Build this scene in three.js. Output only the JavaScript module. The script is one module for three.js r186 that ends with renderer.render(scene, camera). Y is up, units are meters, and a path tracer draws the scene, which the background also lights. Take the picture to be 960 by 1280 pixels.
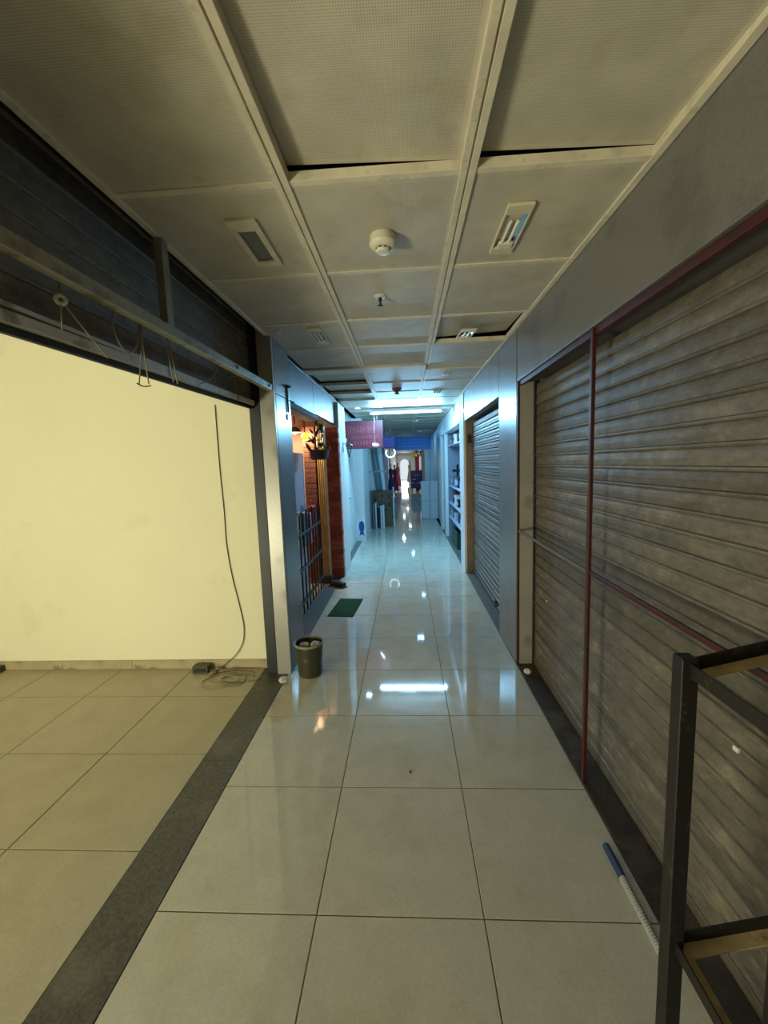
import * as THREE from 'three';
import { RoundedBoxGeometry } from 'three/addons/geometries/RoundedBoxGeometry.js';
import { mergeGeometries } from 'three/addons/utils/BufferGeometryUtils.js';
import { RectAreaLightUniformsLib } from 'three/addons/lights/RectAreaLightUniformsLib.js';

// ------------------------------------------------------------------ camera, exposure, large lights
RectAreaLightUniformsLib.init();
const scene = new THREE.Scene();
scene.background = new THREE.Color(0x000000);
const renderer = new THREE.WebGLRenderer({ antialias: true });
renderer.toneMapping = THREE.LinearToneMapping;
renderer.toneMappingExposure = 0.94;
renderer.shadowMap.enabled = true;

const EYE = 1.6127, PITCH = 0.115, YAW = 0.0551, ROLL = -0.0346, FOCAL = 521.1;
const camera = new THREE.PerspectiveCamera(2 * Math.atan(640 / FOCAL) * 180 / Math.PI, 960 / 1280, 0.03, 120);
{
  const right0 = new THREE.Vector3(Math.cos(YAW), 0, -Math.sin(YAW)), fwd0 = new THREE.Vector3(-Math.sin(YAW), 0, -Math.cos(YAW)), up0 = new THREE.Vector3(0, 1, 0);
  const fwd = fwd0.clone().multiplyScalar(Math.cos(PITCH)).addScaledVector(up0, -Math.sin(PITCH));
  const up1 = up0.clone().multiplyScalar(Math.cos(PITCH)).addScaledVector(fwd0, Math.sin(PITCH));
  const right = right0.clone().multiplyScalar(Math.cos(ROLL)).addScaledVector(up1, Math.sin(ROLL));
  const up = up1.clone().multiplyScalar(Math.cos(ROLL)).addScaledVector(right0, -Math.sin(ROLL));
  camera.position.set(0, EYE, 0);
  camera.quaternion.setFromRotationMatrix(new THREE.Matrix4().makeBasis(right, up, fwd.clone().negate()));
}
// light colours (linear)
const WARM = new THREE.Color().setRGB(1.0, 0.97, 0.69), COOL = new THREE.Color().setRGB(0.17, 0.56, 1.0), TUBE_WHITE = new THREE.Color().setRGB(0.26, 0.64, 1.0), AMBER = new THREE.Color().setRGB(1.0, 0.70, 0.40), DAY = new THREE.Color().setRGB(0.85, 0.93, 1.0);
const SHOP_LIGHT = 150, FLOOD_LIGHT = 73, TUBE_LIGHT = 980, PANEL_LIGHT = 330, CAFE_LIGHT = 7, BULB_LIGHT = 3.0;

// ------------------------------------------------------------------ helpers
// lengths in metres; d is the distance along the passage (z = -d)
let seed = 7;
const rnd = () => { seed = (seed * 1664525 + 1013904223) >>> 0; return seed / 4294967296; };
const rr = (a, b) => a + (b - a) * rnd();
const V = (x, y, d) => new THREE.Vector3(x, y, -d);
const taken = {};
function numbered(n) { const k = taken[n] = (taken[n] ?? -1) + 1; return k ? n + '_' + String(k).padStart(3, '0') : n; }

function tri(g) {                                  // uv in metres from the dominant axis
  g = g.index ? g.toNonIndexed() : g;
  const p = g.attributes.position, n = g.attributes.normal, uv = new Float32Array(p.count * 2);
  for (let i = 0; i < p.count; i++) {
    const ax = Math.abs(n.getX(i)), ay = Math.abs(n.getY(i)), az = Math.abs(n.getZ(i));
    let u, v;
    if (ay >= ax && ay >= az) { u = p.getX(i); v = p.getZ(i); } else if (ax >= az) { u = p.getZ(i); v = p.getY(i); } else { u = p.getX(i); v = p.getY(i); }
    uv[2 * i] = u; uv[2 * i + 1] = v;
  }
  g.setAttribute('uv', new THREE.BufferAttribute(uv, 2));
  return g;
}
function box(x0, x1, y0, y1, d0, d1) { const g = new THREE.BoxGeometry(x1 - x0, y1 - y0, d1 - d0); g.translate((x0 + x1) / 2, (y0 + y1) / 2, -(d0 + d1) / 2); return tri(g); }
function rbox(x0, x1, y0, y1, d0, d1, r = 0.004) { const g = new RoundedBoxGeometry(x1 - x0, y1 - y0, d1 - d0, 2, Math.min(r, (x1 - x0) / 2.01, (y1 - y0) / 2.01, (d1 - d0) / 2.01)); g.translate((x0 + x1) / 2, (y0 + y1) / 2, -(d0 + d1) / 2); return tri(g); }
function bar(a, b, w, h, up = new THREE.Vector3(0, 1, 0)) {   // square bar between two points
  const L = a.distanceTo(b), g = new RoundedBoxGeometry(w, h, L, 1, Math.min(w, h) * 0.12);
  const m = new THREE.Matrix4().lookAt(a, b, up); g.applyMatrix4(m); const c = a.clone().lerp(b, 0.5); g.translate(c.x, c.y, c.z); return tri(g);
}
function rod(a, b, r, seg = 10, r2 = r) {
  const L = a.distanceTo(b), g = new THREE.CylinderGeometry(r2, r, L, seg);
  g.applyQuaternion(new THREE.Quaternion().setFromUnitVectors(new THREE.Vector3(0, 1, 0), b.clone().sub(a).normalize()));
  const c = a.clone().lerp(b, 0.5); g.translate(c.x, c.y, c.z); return tri(g);
}
function wire(pts, r, seg = 8) { return tri(new THREE.TubeGeometry(new THREE.CatmullRomCurve3(pts.map(p => V(...p))), pts.length * seg, r, 6)); }
function lathe(prof, x, y, d, seg = 28) { const g = new THREE.LatheGeometry(prof.map(([r, h]) => new THREE.Vector2(r, h)), seg); g.translate(x, y, -d); return tri(g); }
function bevelTile(w, l, t, e, down) {             // a slab with a chamfered show face, centred, show face at y = 0; uv 0..1
  const s = down ? 1 : -1, a = w / 2, b = l / 2, c = a - e, f = b - e;
  const P = [[-c, 0, -f], [c, 0, -f], [c, 0, f], [-c, 0, f], [-a, s * e, -b], [a, s * e, -b], [a, s * e, b], [-a, s * e, b], [-a, s * t, -b], [a, s * t, -b], [a, s * t, b], [-a, s * t, b]];
  const Q = [[3, 2, 1, 0]]; for (let i = 0; i < 4; i++) { const j = (i + 1) % 4; Q.push([i, j, 4 + j, 4 + i], [4 + i, 4 + j, 8 + j, 8 + i]); }
  Q.push([8, 9, 10, 11]);
  const pos = [], uv = [];
  for (const q of Q) { const q2 = down ? [q[3], q[2], q[1], q[0]] : q; for (const k of [0, 1, 2, 0, 2, 3]) { const p = P[q2[k]]; pos.push(...p); uv.push(p[0] / w + 0.5, p[2] / l + 0.5); } }
  const g = new THREE.BufferGeometry(); g.setAttribute('position', new THREE.Float32BufferAttribute(pos, 3)); g.setAttribute('uv', new THREE.Float32BufferAttribute(uv, 2)); g.computeVertexNormals(); return g;
}
const shadow = m => { m.castShadow = m.receiveShadow = true; return m; };
function tag(o, label, category, group, kind) { o.userData.label = label; o.userData.category = category; if (group) o.userData.group = group; if (kind) o.userData.kind = kind; return o; }
function thing(name, label, category, [x, y, d], group) { const o = new THREE.Group(); o.name = numbered(name); o.position.set(x, y, -d); scene.add(o); return tag(o, label, category, group); }
function offsetOf(o) { const v = new THREE.Vector3(); for (let p = o; p && p !== scene; p = p.parent) v.add(p.position); return v; }
function part(name, geo, mat, parent, label) {     // geo in world coordinates, one or several
  const g = Array.isArray(geo) ? mergeGeometries(geo.map(q => { const w = q.index ? q.toNonIndexed() : q; for (const k of Object.keys(w.attributes)) if (!['position', 'normal', 'uv'].includes(k)) w.deleteAttribute(k); return w; })) : geo;
  const o = offsetOf(parent); g.translate(-o.x, -o.y, -o.z);
  const m = shadow(new THREE.Mesh(g, mat)); m.name = name; parent.add(m); if (label) m.userData.label = label; return m;
}
function each(name, geos, mat, parent, label) { return geos.map(g => part(name, g, mat, parent, label)); }
function solo(name, geo, mat, label, category, [x, y, d], group) { const t = new THREE.Group(); t.position.set(x, y, -d); const m = part(name, geo, mat, t); t.remove(m); m.position.copy(t.position); m.name = numbered(name); scene.add(m); return tag(m, label, category, group); }
function piece(name, geo, mat, parent, x, y, d, rx = 0, ry = 0, rz = 0) { const m = shadow(new THREE.Mesh(geo, mat)); m.name = name; const o = offsetOf(parent); m.position.set(x - o.x, y - o.y, -d - o.z); m.rotation.set(rx, ry, rz); parent.add(m); return m; }
function structure(name, label, category) { const o = new THREE.Group(); o.name = name; scene.add(o); return tag(o, label, category, null, 'structure'); }
function glowRect(parent, w, h, at, target, color, intensity) { const l = new THREE.RectAreaLight(color, intensity, w, h); l.position.copy(at).sub(offsetOf(parent)); parent.add(l); const m = new THREE.Matrix4().lookAt(at, target, Math.abs(target.y - at.y) > 0.98 * at.distanceTo(target) ? new THREE.Vector3(0, 0, 1) : new THREE.Vector3(0, 1, 0)); l.quaternion.setFromRotationMatrix(m); return l; }

// ------------------------------------------------------------------ textures
function hash(x, y, s) { let h = (x * 374761393 + y * 668265263 + s * 982451653) | 0; h = Math.imul(h ^ (h >>> 13), 1274126177); return ((h ^ (h >>> 16)) >>> 0) / 4294967296; }
function vn(u, v, f, s) { const x = u * f, y = v * f, xi = Math.floor(x), yi = Math.floor(y), a = x - xi, b = y - yi, w = t => t * t * (3 - 2 * t), m = q => ((q % f) + f) % f; const A = hash(m(xi), m(yi), s), B = hash(m(xi + 1), m(yi), s), C = hash(m(xi), m(yi + 1), s), E = hash(m(xi + 1), m(yi + 1), s); return (A + (B - A) * w(a)) * (1 - w(b)) + (C + (E - C) * w(a)) * w(b); }
const fbm = (u, v, f, s, n = 4) => { let t = 0, a = 0.5, q = 0; for (let i = 0; i < n; i++) { t += a * vn(u, v, f << i, s + i); q += a; a *= 0.5; } return t / q; };
function tex(w, h, fn, metres = 1, srgb = true) {
  const d = new Uint8Array(w * h * 4);
  for (let j = 0; j < h; j++) for (let i = 0; i < w; i++) { const c = fn(i / w, j / h); const k = (j * w + i) * 4; for (let q = 0; q < 3; q++) d[k + q] = Math.max(0, Math.min(255, Math.round((c.length ? c[q] : c) * 255))); d[k + 3] = 255; }
  const t = new THREE.DataTexture(d, w, h); t.wrapS = t.wrapT = THREE.RepeatWrapping; t.magFilter = THREE.LinearFilter; t.minFilter = THREE.LinearMipmapLinearFilter; t.generateMipmaps = true; if (srgb) t.colorSpace = THREE.SRGBColorSpace; t.repeat.set(1 / metres, 1 / metres); t.needsUpdate = true; return t;
}
const mul = (c, k) => c.map(v => v * k);
const mixc = (a, b, t) => a.map((v, i) => v + (b[i] - v) * t);
const stepf = (a, b, x) => { const t = Math.max(0, Math.min(1, (x - a) / (b - a))); return t * t * (3 - 2 * t); };

const std = (o) => new THREE.MeshStandardMaterial(o);
const rgb = (r, g, b) => new THREE.Color().setRGB(r, g, b);
const M = {};
{
  const speck = (base, s) => (u, v) => { const g = 0.93 + 0.08 * fbm(u, v, 6, s) + 0.05 * (vn(u, v, 256, s + 9) - 0.5) + 0.05 * (vn(u, v, 90, s + 5) - 0.5); return mul(mixc(base, [base[0] * 0.975, base[1] * 0.965, base[2] * 0.94], stepf(0.5, 0.8, fbm(u, v, 4, s + 20))), g); };
  const tileRough = tex(256, 256, (u, v) => { const s = stepf(0.5, 0.78, fbm(u, v, 5, 60)) * 0.10 + stepf(0.45, 0.7, vn(u, v, 70, 61)) * 0.01; return 0.34 + s; }, 1, false);
  M.floorTiles = [0, 1, 2, 3].map(i => new THREE.MeshPhysicalMaterial({ map: tex(256, 256, speck([0.785, 0.76, 0.69], 11 + 30 * i)), roughness: 0.17, roughnessMap: tileRough, specularIntensity: 1.0, ior: 1.55 }));
  M.floorTiles.forEach(m => { m.map.repeat.set(1, 1); m.roughness = 0.11; });
  M.shopTiles = [0, 1].map(i => std({ map: tex(256, 256, speck([0.71, 0.675, 0.58], 111 + 30 * i)), roughness: 0.42 }));
  M.grout = std({ color: rgb(0.16, 0.125, 0.08), roughness: 0.9 });
  M.granite = std({ map: tex(512, 512, (u, v) => { const g = 0.20 + 0.10 * vn(u, v, 128, 3) + 0.07 * vn(u, v, 230, 4), dust = stepf(0.56, 0.8, fbm(u, v, 5, 8)); return mixc([g * 1.02, g * 0.98, g * 0.90], [0.46, 0.44, 0.38], 0.45 * dust); }, 1.1), roughness: 0.45 });
  M.graniteGrey = std({ map: tex(256, 256, (u, v) => { const g = 0.30 + 0.12 * vn(u, v, 128, 13) + 0.06 * fbm(u, v, 6, 14); return [g, g * 0.99, g * 0.96]; }, 0.7), roughness: 0.35 });
  M.sill = std({ map: tex(512, 512, (u, v) => { const g = 0.17 + 0.07 * vn(u, v, 150, 23) + 0.09 * stepf(0.5, 0.8, fbm(u, v, 8, 28)); return [g * 1.1, g * 0.93, g * 0.74]; }, 0.9), roughness: 0.9 });
  // perforated metal ceiling tile, uv 0..1 over one tile
  const perf = (s) => (u, v) => {
    const e = Math.min(u, 1 - u, v, 1 - v); const st = fbm(u, v, 5, s) ; let c = mul([0.785, 0.752, 0.675], 0.90 + 0.14 * st);
    c = mixc(c, [0.66, 0.60, 0.49], 0.35 * stepf(0.60, 0.86, fbm(u, v, 7, s + 40)));
    if (e > 0.045) { const a = (u * 92) % 1 - 0.5, b = (v * 92) % 1 - 0.5; const r = Math.hypot(a, b); c = mul(c, 1 - 0.17 * (1 - stepf(0.20, 0.34, r))); } return c;
  };
  M.ceilTiles = [0, 1].map(i => { const t = tex(1024, 1024, perf(31 + 7 * i)); t.repeat.set(1, 1); return std({ map: t, roughness: 0.5 }); });
  M.ceilBar = std({ map: tex(256, 256, (u, v) => mul([0.86, 0.82, 0.725], 0.88 + 0.16 * fbm(u, v, 8, 71) - 0.10 * stepf(0.62, 0.8, fbm(u, v, 16, 72))), 0.5), roughness: 0.5 });
  M.ceilPlain = std({ color: rgb(0.57, 0.52, 0.41), roughness: 0.55 });
  M.concrete = std({ map: tex(128, 128, (u, v) => { const g = 0.24 + 0.10 * fbm(u, v, 8, 81); return [g, g * 0.97, g * 0.92]; }, 1.5), roughness: 0.95 });
  M.cream = std({ map: tex(512, 512, (u, v) => mul([0.915, 0.895, 0.765], 0.975 + 0.03 * fbm(u, v, 4, 91) + 0.008 * (vn(u, v, 200, 92) - 0.5) - 0.03 * stepf(0.66, 0.86, fbm(u, v, 9, 97))), 2.2), roughness: 0.75 });
  M.skirting = std({ map: tex(256, 256, (u, v) => mul([0.70, 0.645, 0.50], 0.84 + 0.22 * fbm(u, v, 6, 93) - 0.25 * stepf(0.62, 0.82, fbm(u, v, 9, 95))), 0.7), roughness: 0.6 });
  M.offWhite = std({ color: rgb(0.66, 0.64, 0.60), roughness: 0.6 });
  M.acp = std({ map: tex(512, 512, (u, v) => { const g = 0.48 + 0.03 * fbm(u, v, 5, 101) + 0.05 * (vn(u, v, 256, 102) - 0.5) - 0.05 * stepf(0.6, 0.85, fbm(u, v, 7, 103)); return [g, g * 0.985, g * 0.965]; }, 1.4), roughness: 0.32, metalness: 0.35 });
  M.acpDirty = std({ map: tex(512, 512, (u, v) => { const g = 0.60 + 0.05 * fbm(u, v, 5, 111) + 0.05 * (vn(u, v, 256, 112) - 0.5), s = stepf(0.5, 0.8, fbm(u, v, 6, 115)); return mixc([g, g * 0.98, g * 0.93], [0.44, 0.39, 0.30], 0.5 * s); }, 1.1), roughness: 0.36, metalness: 0.25 });
  // galvanised shutter slats: dust lies in runs along the slat
  const slatTex = (s, k) => tex(512, 256, (u, v) => { const a = vn(u, v, 8, s), run = vn(u * 0.5, v, 64, s + 1), g = k * (0.37 + 0.10 * fbm(u, v, 8, s + 2) + 0.07 * (run - 0.5) + 0.06 * (vn(u, v, 200, s + 3) - 0.5)), st = stepf(0.55, 0.85, fbm(u, v, 10, s + 6)); return mixc([g * 1.0, g * 0.945, g * 0.85], [g * 1.28, g * 1.19, g * 1.02], st * (0.5 + a * 0.5)); }, 0.9);
  M.slat = [0, 1, 2].map(i => std({ map: slatTex(121 + 10 * i, 1.0 + 0.06 * (i - 1)), roughness: 0.56, metalness: 0.35 }));
  M.slatDark = std({ map: slatTex(161, 1.0), roughness: 0.75, metalness: 0.1 });
  M.slatGrey = std({ map: slatTex(171, 0.82), roughness: 0.5, metalness: 0.35 });
  M.redPaint = std({ map: tex(256, 256, (u, v) => mixc([0.255, 0.07, 0.045], [0.165, 0.085, 0.06], stepf(0.5, 0.75, fbm(u, v, 12, 181)))), roughness: 0.5 });
  M.galv = std({ map: tex(256, 256, (u, v) => { const g = 0.50 + 0.10 * fbm(u, v, 10, 191); return mixc([g, g * 0.97, g * 0.88], [0.36, 0.29, 0.20], 0.7 * stepf(0.58, 0.8, fbm(u, v, 9, 193))); }, 0.8), roughness: 0.42, metalness: 0.5 });
  M.galvLight = std({ map: tex(256, 256, (u, v) => { const g = 0.70 + 0.12 * fbm(u, v, 10, 195); return mixc([g, g * 0.96, g * 0.88], [0.42, 0.34, 0.25], 0.6 * stepf(0.6, 0.8, fbm(u, v, 9, 197))); }, 0.8), roughness: 0.6, metalness: 0.1 });
  M.brownSteel = std({ color: rgb(0.12, 0.10, 0.08), roughness: 0.6 });
  M.blackIron = std({ map: tex(256, 256, (u, v) => { const c = stepf(0.74, 0.80, vn(u, v, 60, 201)) * stepf(0.5, 0.7, vn(u, v, 9, 202)); return mixc(mul([0.055, 0.048, 0.04], 0.8 + 0.5 * fbm(u, v, 8, 203)), [0.32, 0.27, 0.20], 0.5 * c); }, 0.5), roughness: 0.55 });
  M.dusty = std({ map: tex(256, 256, (u, v) => { const g = 0.72 + 0.3 * fbm(u, v, 8, 211); return mixc([0.78 * g, 0.69 * g, 0.52 * g], [0.30, 0.25, 0.18], 0.75 * stepf(0.55, 0.8, fbm(u, v, 12, 212))); }, 0.4), roughness: 0.95 });
  M.black = std({ color: rgb(0.012, 0.012, 0.013), roughness: 0.5 });
  M.darkHole = std({ color: rgb(0.03, 0.028, 0.025), roughness: 0.9 });
  M.whitePlastic = std({ color: rgb(0.68, 0.64, 0.52), roughness: 0.45 });
  M.fixtureFrame = std({ map: tex(128, 128, (u, v) => mul([0.84, 0.80, 0.68], 0.9 + 0.14 * fbm(u, v, 8, 215)), 0.3), roughness: 0.5 });
  M.chrome = std({ color: rgb(0.36, 0.35, 0.32), roughness: 0.2, metalness: 1 });
  M.bulbGlass = std({ color: rgb(0.82, 0.80, 0.72), roughness: 0.15 });
  M.cord = std({ color: rgb(0.25, 0.215, 0.13), roughness: 0.7 });
  M.cordDark = std({ color: rgb(0.07, 0.065, 0.05), roughness: 0.6 });
  M.binPlastic = std({ map: tex(256, 256, (u, v) => mixc([0.22, 0.215, 0.15], [0.42, 0.40, 0.32], 0.75 * stepf(0.6, 0.85, fbm(u, v, 7, 221))), 0.35), roughness: 0.4 });
  M.paper = std({ color: rgb(0.52, 0.45, 0.32), roughness: 0.9 });
  M.paperWhite = std({ color: rgb(0.62, 0.60, 0.52), roughness: 0.9 });
  M.matGreen = std({ map: tex(256, 256, (u, v) => mul([0.09, 0.30, 0.16], 0.75 + 0.5 * vn(u, v, 120, 231)), 0.3), roughness: 0.95 });
  M.brick = [0, 1, 2].map(i => std({ map: tex(128, 128, (u, v) => mul([[0.73, 0.34, 0.285], [0.65, 0.30, 0.255], [0.77, 0.39, 0.31]][i], 0.8 + 0.35 * fbm(u, v, 8, 241 + i)), 0.25), roughness: 0.8 }));
  M.brickBrown = std({ map: tex(128, 128, (u, v) => mul([0.44, 0.27, 0.22], 0.8 + 0.35 * fbm(u, v, 8, 249)), 0.25), roughness: 0.85 });
  M.mortar = std({ color: rgb(0.20, 0.11, 0.085), roughness: 0.95 });
  M.goldWood = std({ map: tex(256, 256, (u, v) => mul([0.64, 0.52, 0.33], 0.72 + 0.3 * vn(u, v * 0.25, 32, 251) + 0.2 * fbm(u, v, 8, 252)), 0.4), roughness: 0.45 });
  M.tanPanel = std({ map: tex(256, 256, (u, v) => mul([0.54, 0.465, 0.385], 0.78 + 0.3 * fbm(u, v, 6, 261)), 0.5), roughness: 0.7 });
  M.pinkWall = std({ color: rgb(0.52, 0.25, 0.17), roughness: 0.8 });
  M.warmFloor = std({ color: rgb(0.55, 0.42, 0.22), roughness: 0.35 });
  M.darkGloss = std({ map: tex(256, 256, (u, v) => mul([0.19, 0.16, 0.195], 0.85 + 0.3 * fbm(u, v, 6, 271)), 0.8), roughness: 0.45, metalness: 0.0 });
  M.darkWood = std({ color: rgb(0.035, 0.026, 0.024), roughness: 0.8 });
  M.lilac = std({ color: rgb(0.45, 0.47, 0.58), roughness: 0.3 });
  M.whiteDoor = std({ color: rgb(0.74, 0.76, 0.76), roughness: 0.4 });
  M.whiteGloss = std({ color: rgb(0.72, 0.74, 0.76), roughness: 0.25 });
  M.carton = std({ map: tex(256, 256, (u, v) => mixc(mul([0.42, 0.36, 0.28], 0.85 + 0.25 * fbm(u, v, 6, 281)), [0.16, 0.13, 0.10], stepf(0.68, 0.74, fbm(u, v, 9, 284))), 0.8), roughness: 0.9 });
  M.dimBlue = std({ color: rgb(0.20, 0.25, 0.32), roughness: 0.5 });
  M.teal = std({ color: rgb(0.06, 0.20, 0.24), roughness: 0.5 }); M.mauve = std({ color: rgb(0.26, 0.22, 0.32), roughness: 0.6 });
  M.slate = std({ color: rgb(0.13, 0.17, 0.18), roughness: 0.5 });
  M.navy = std({ color: rgb(0.02, 0.025, 0.10), roughness: 0.5 });
  M.crimson = std({ color: rgb(0.33, 0.02, 0.06), roughness: 0.8 });
  M.creamCloth = std({ color: rgb(0.62, 0.52, 0.36), roughness: 0.9 });
  M.roseCloth = std({ color: rgb(0.50, 0.17, 0.20), roughness: 0.9 });
  M.leaf = std({ color: rgb(0.045, 0.06, 0.02), roughness: 0.7 });
  M.petal = std({ color: rgb(0.75, 0.55, 0.08), roughness: 0.7 });
  M.pot = std({ color: rgb(0.045, 0.022, 0.026), roughness: 0.7 });
  M.blueSticker = std({ color: rgb(0.02, 0.09, 0.30), roughness: 0.5 });
  M.glass = new THREE.MeshPhysicalMaterial({ color: rgb(0.95, 0.97, 1), transmission: 1, thickness: 0, roughness: 0.02, ior: 1.5 });
  M.hoseGrey = std({ color: rgb(0.33, 0.34, 0.33), roughness: 0.5 });
  M.hoseBlue = std({ color: rgb(0.015, 0.035, 0.10), roughness: 0.5 });
  M.glowCool = std({ color: 0x000000, emissive: rgb(0.72, 0.92, 1), emissiveIntensity: 10 });
  M.glowPanel = std({ color: 0x000000, emissive: rgb(0.6, 0.86, 1), emissiveIntensity: 1.4 });
  M.glowWarm = std({ color: 0x000000, emissive: WARM, emissiveIntensity: 6 });
  M.glowAmber = std({ color: 0x000000, emissive: rgb(1.0, 0.68, 0.04), emissiveIntensity: 2.2 });
  M.glowBulb = std({ color: 0x000000, emissive: rgb(1, 0.88, 0.7), emissiveIntensity: 4 });
  M.glowRing = std({ color: 0x000000, emissive: rgb(0.6, 0.9, 1), emissiveIntensity: 3 });
  M.glowDay = std({ color: 0x000000, emissive: rgb(0.85, 0.95, 1.0), emissiveIntensity: 0.9 });
}
// ------------------------------------------------------------------ setting: floor
const XL = -0.9664, XR = 0.8336, HC = 2.556, T = 0.6, ROW0 = 1.3145;
{
  const f = structure('floor', 'glossy ivory vitrified tile floor of the passage and the lit shop', 'floor');
  part('grout_bed', [box(XL, XR + 0.01, -0.06, -0.0025, -3, 42), box(-4.7, -1.181, -0.06, -0.0025, -2.5, 3.3)], M.grout, f);
  const G = bevelTile(T - 0.0045, T - 0.0045, 0.01, 0.0012, false);
  for (let r = -6; r < 24; r++) for (let c = 0; c < 3; c++) piece('floor_tile', G, M.floorTiles[Math.floor(rnd() * 4)], f, XL + T * (c + 0.5), rr(-0.0003, 0), ROW0 + T * (r + 0.5), 0, Math.floor(rnd() * 4) * Math.PI / 2, 0);
  part('far_floor', box(XL, XR, -0.01, 0, ROW0 + T * 24, 41.5), M.floorTiles[0], f);
  for (let r = 0; r < 9; r++) for (let c = 0; c < 6; c++) {
    const d1 = 3.17 - 0.0 , dd = 3.35 - T * (r + 0.5), x = -1.181 - T * (c + 0.5);
    piece('floor_tile', G, M.shopTiles[Math.floor(rnd() * 2)], f, x, rr(-0.0004, 0), dd, 0, Math.floor(rnd() * 4) * Math.PI / 2, 0);
  }
  const st = tag(new THREE.Group(), 'dark speckled granite strip set flush between shop floor and passage', 'floor strip', null, 'structure'); st.name = 'trim_1'; scene.add(st);
  for (let k = 0; k < 6; k++) part('granite_slab', rbox(-1.179, XL - 0.0015, -0.03, 0.0006, -2.4 + 1.5 * k, -2.4 + 1.5 * (k + 1) - 0.002, 0.001), k < 4 ? M.granite : M.graniteGrey, st);
  const sl = tag(new THREE.Group(), 'dusty dark threshold strip along the foot of the roller shutters', 'threshold', null, 'structure'); sl.name = 'trim_2'; scene.add(sl);
  for (const [a, b, m] of [[-2.5, 1.0, M.sill], [1.002, 3.2, M.sill], [3.8, 5.96, M.graniteGrey], [6.4, 9.9, M.graniteGrey]]) part('sill_slab', rbox(XR + 0.002, 1.12, -0.03, 0.004, a, b, 0.002), m, sl);
  const gl = tag(new THREE.Group(), 'grey granite strip along the foot of the white doors', 'threshold', null, 'structure'); gl.name = 'trim_3'; scene.add(gl);
  part('sill_slab', rbox(-1.12, XL - 0.0015, -0.03, 0.002, 6.602, 8.68, 0.002), M.graniteGrey, gl);
}
// ------------------------------------------------------------------ setting: ceiling
const COLS = [-0.985, -0.385, 0.23, 0.832];
{
  const c = structure('ceiling', 'suspended ceiling of dusty perforated metal tiles in a beige grid', 'ceiling');
  const rows = [-1.17, -0.505, 0.16, 0.825, 1.49, 2.158, 2.845, 3.465, 4.13];
  for (let d = 4.40; d < 12; d += 0.62) rows.push(d);
  const geos = {};
  for (let r = 0; r + 1 < rows.length; r++) {
    const gap = r === 8; if (gap) { continue; }
    for (let k = 0; k < 3; k++) {
      const w = COLS[k + 1] - COLS[k] - 0.030, l = rows[r + 1] - rows[r] - 0.020, key = w.toFixed(3) + l.toFixed(3);
      const g = geos[key] ??= bevelTile(w, l, 0.014, 0.006, true);
      let rx = 0, rz = 0, y = HC - 0.004 + rr(-0.0015, 0.0015), dx = 0;
      if (r === 3 && k === 1) { rx = 0.036; rz = -0.034; y += 0.022; }
      if (r === 3 && k === 2) { rx = 0.040; rz = -0.030; y += 0.022; }
      if (r === 6 && k === 2) { rx = 0.055; rz = 0.045; y += 0.034; }
      if (r === 7 && k === 2) { rx = 0.008; y += -0.003; }
      if (r === 9 && k === 0) { rx = 0.05; y += 0.03; }
      if (r === 10 && k === 0) { rx = 0.045; y += 0.03; }
      if (r === 11 && k === 0) { rx = 0.03; y += 0.02; }
      const m = piece('ceiling_tile', g, M.ceilTiles[(r + k) % 2], c, (COLS[k] + COLS[k + 1]) / 2, y, (rows[r] + rows[r + 1]) / 2, rx, 0, rz);
      if (rnd() < 0.5) m.rotation.y = Math.PI * 0;
    }
    if (r > 0) for (let k = 0; k < 3; k++) part('cross_bar', rbox(COLS[k] + 0.018, COLS[k + 1] - 0.018, HC - 0.008, HC + 0.024, rows[r] - 0.014, rows[r] + 0.014, 0.002), M.ceilBar, c);
  }
  for (const k of [1, 2]) for (const s of [-1, 1]) for (const [a, b] of [[-1.2, 4.14], [4.38, 12.2]]) part('main_runner', rbox(COLS[k] + s * 0.0145 - 0.0118, COLS[k] + s * 0.0145 + 0.0118, HC - 0.012, HC + 0.03, a, b, 0.002), M.ceilBar, c);
  for (const k of [1, 2]) part('runner_web', box(COLS[k] - 0.0035, COLS[k] + 0.0035, HC - 0.002, HC + 0.04, -1.2, 12.2), M.ceilBar, c);
  for (const [x, s] of [[COLS[0], 1], [COLS[3], -1]]) part('wall_angle', rbox(s > 0 ? x : x - 0.027, s > 0 ? x + 0.027 : x, HC - 0.010, HC + 0.02, -1.2, x < 0 ? 3.05 : 12.2, 0.002), M.ceilBar, c);
  part('flat_strip', rbox(-0.985, 0.225, HC - 0.018, HC + 0.02, 4.16, 4.36, 0.003), M.ceilBar, c);
  part('flat_strip', rbox(0.235, 0.832, HC + 0.002, HC + 0.02, 4.14, 4.39, 0.003), M.ceilPlain, c);
  part('far_ceiling', box(-1.2, 1.2, HC, HC + 0.06, 12.15, 42), M.ceilTiles[0], c);
  part('rear_ceiling', box(-1.0, 0.831, HC, HC + 0.06, -3.1, -1.19), M.ceilTiles[1], c);
  part('roof_slab', box(-4.9, 2.9, 3.1, 3.3, -3.2, 42.2), M.concrete, structure('ceiling_slab', 'bare concrete slab above the suspended ceiling', 'ceiling'));
  part('shop_ceiling', box(-4.75, -1.2, 2.84, 2.92, -2.6, 3.25), M.offWhite, c);
}
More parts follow.
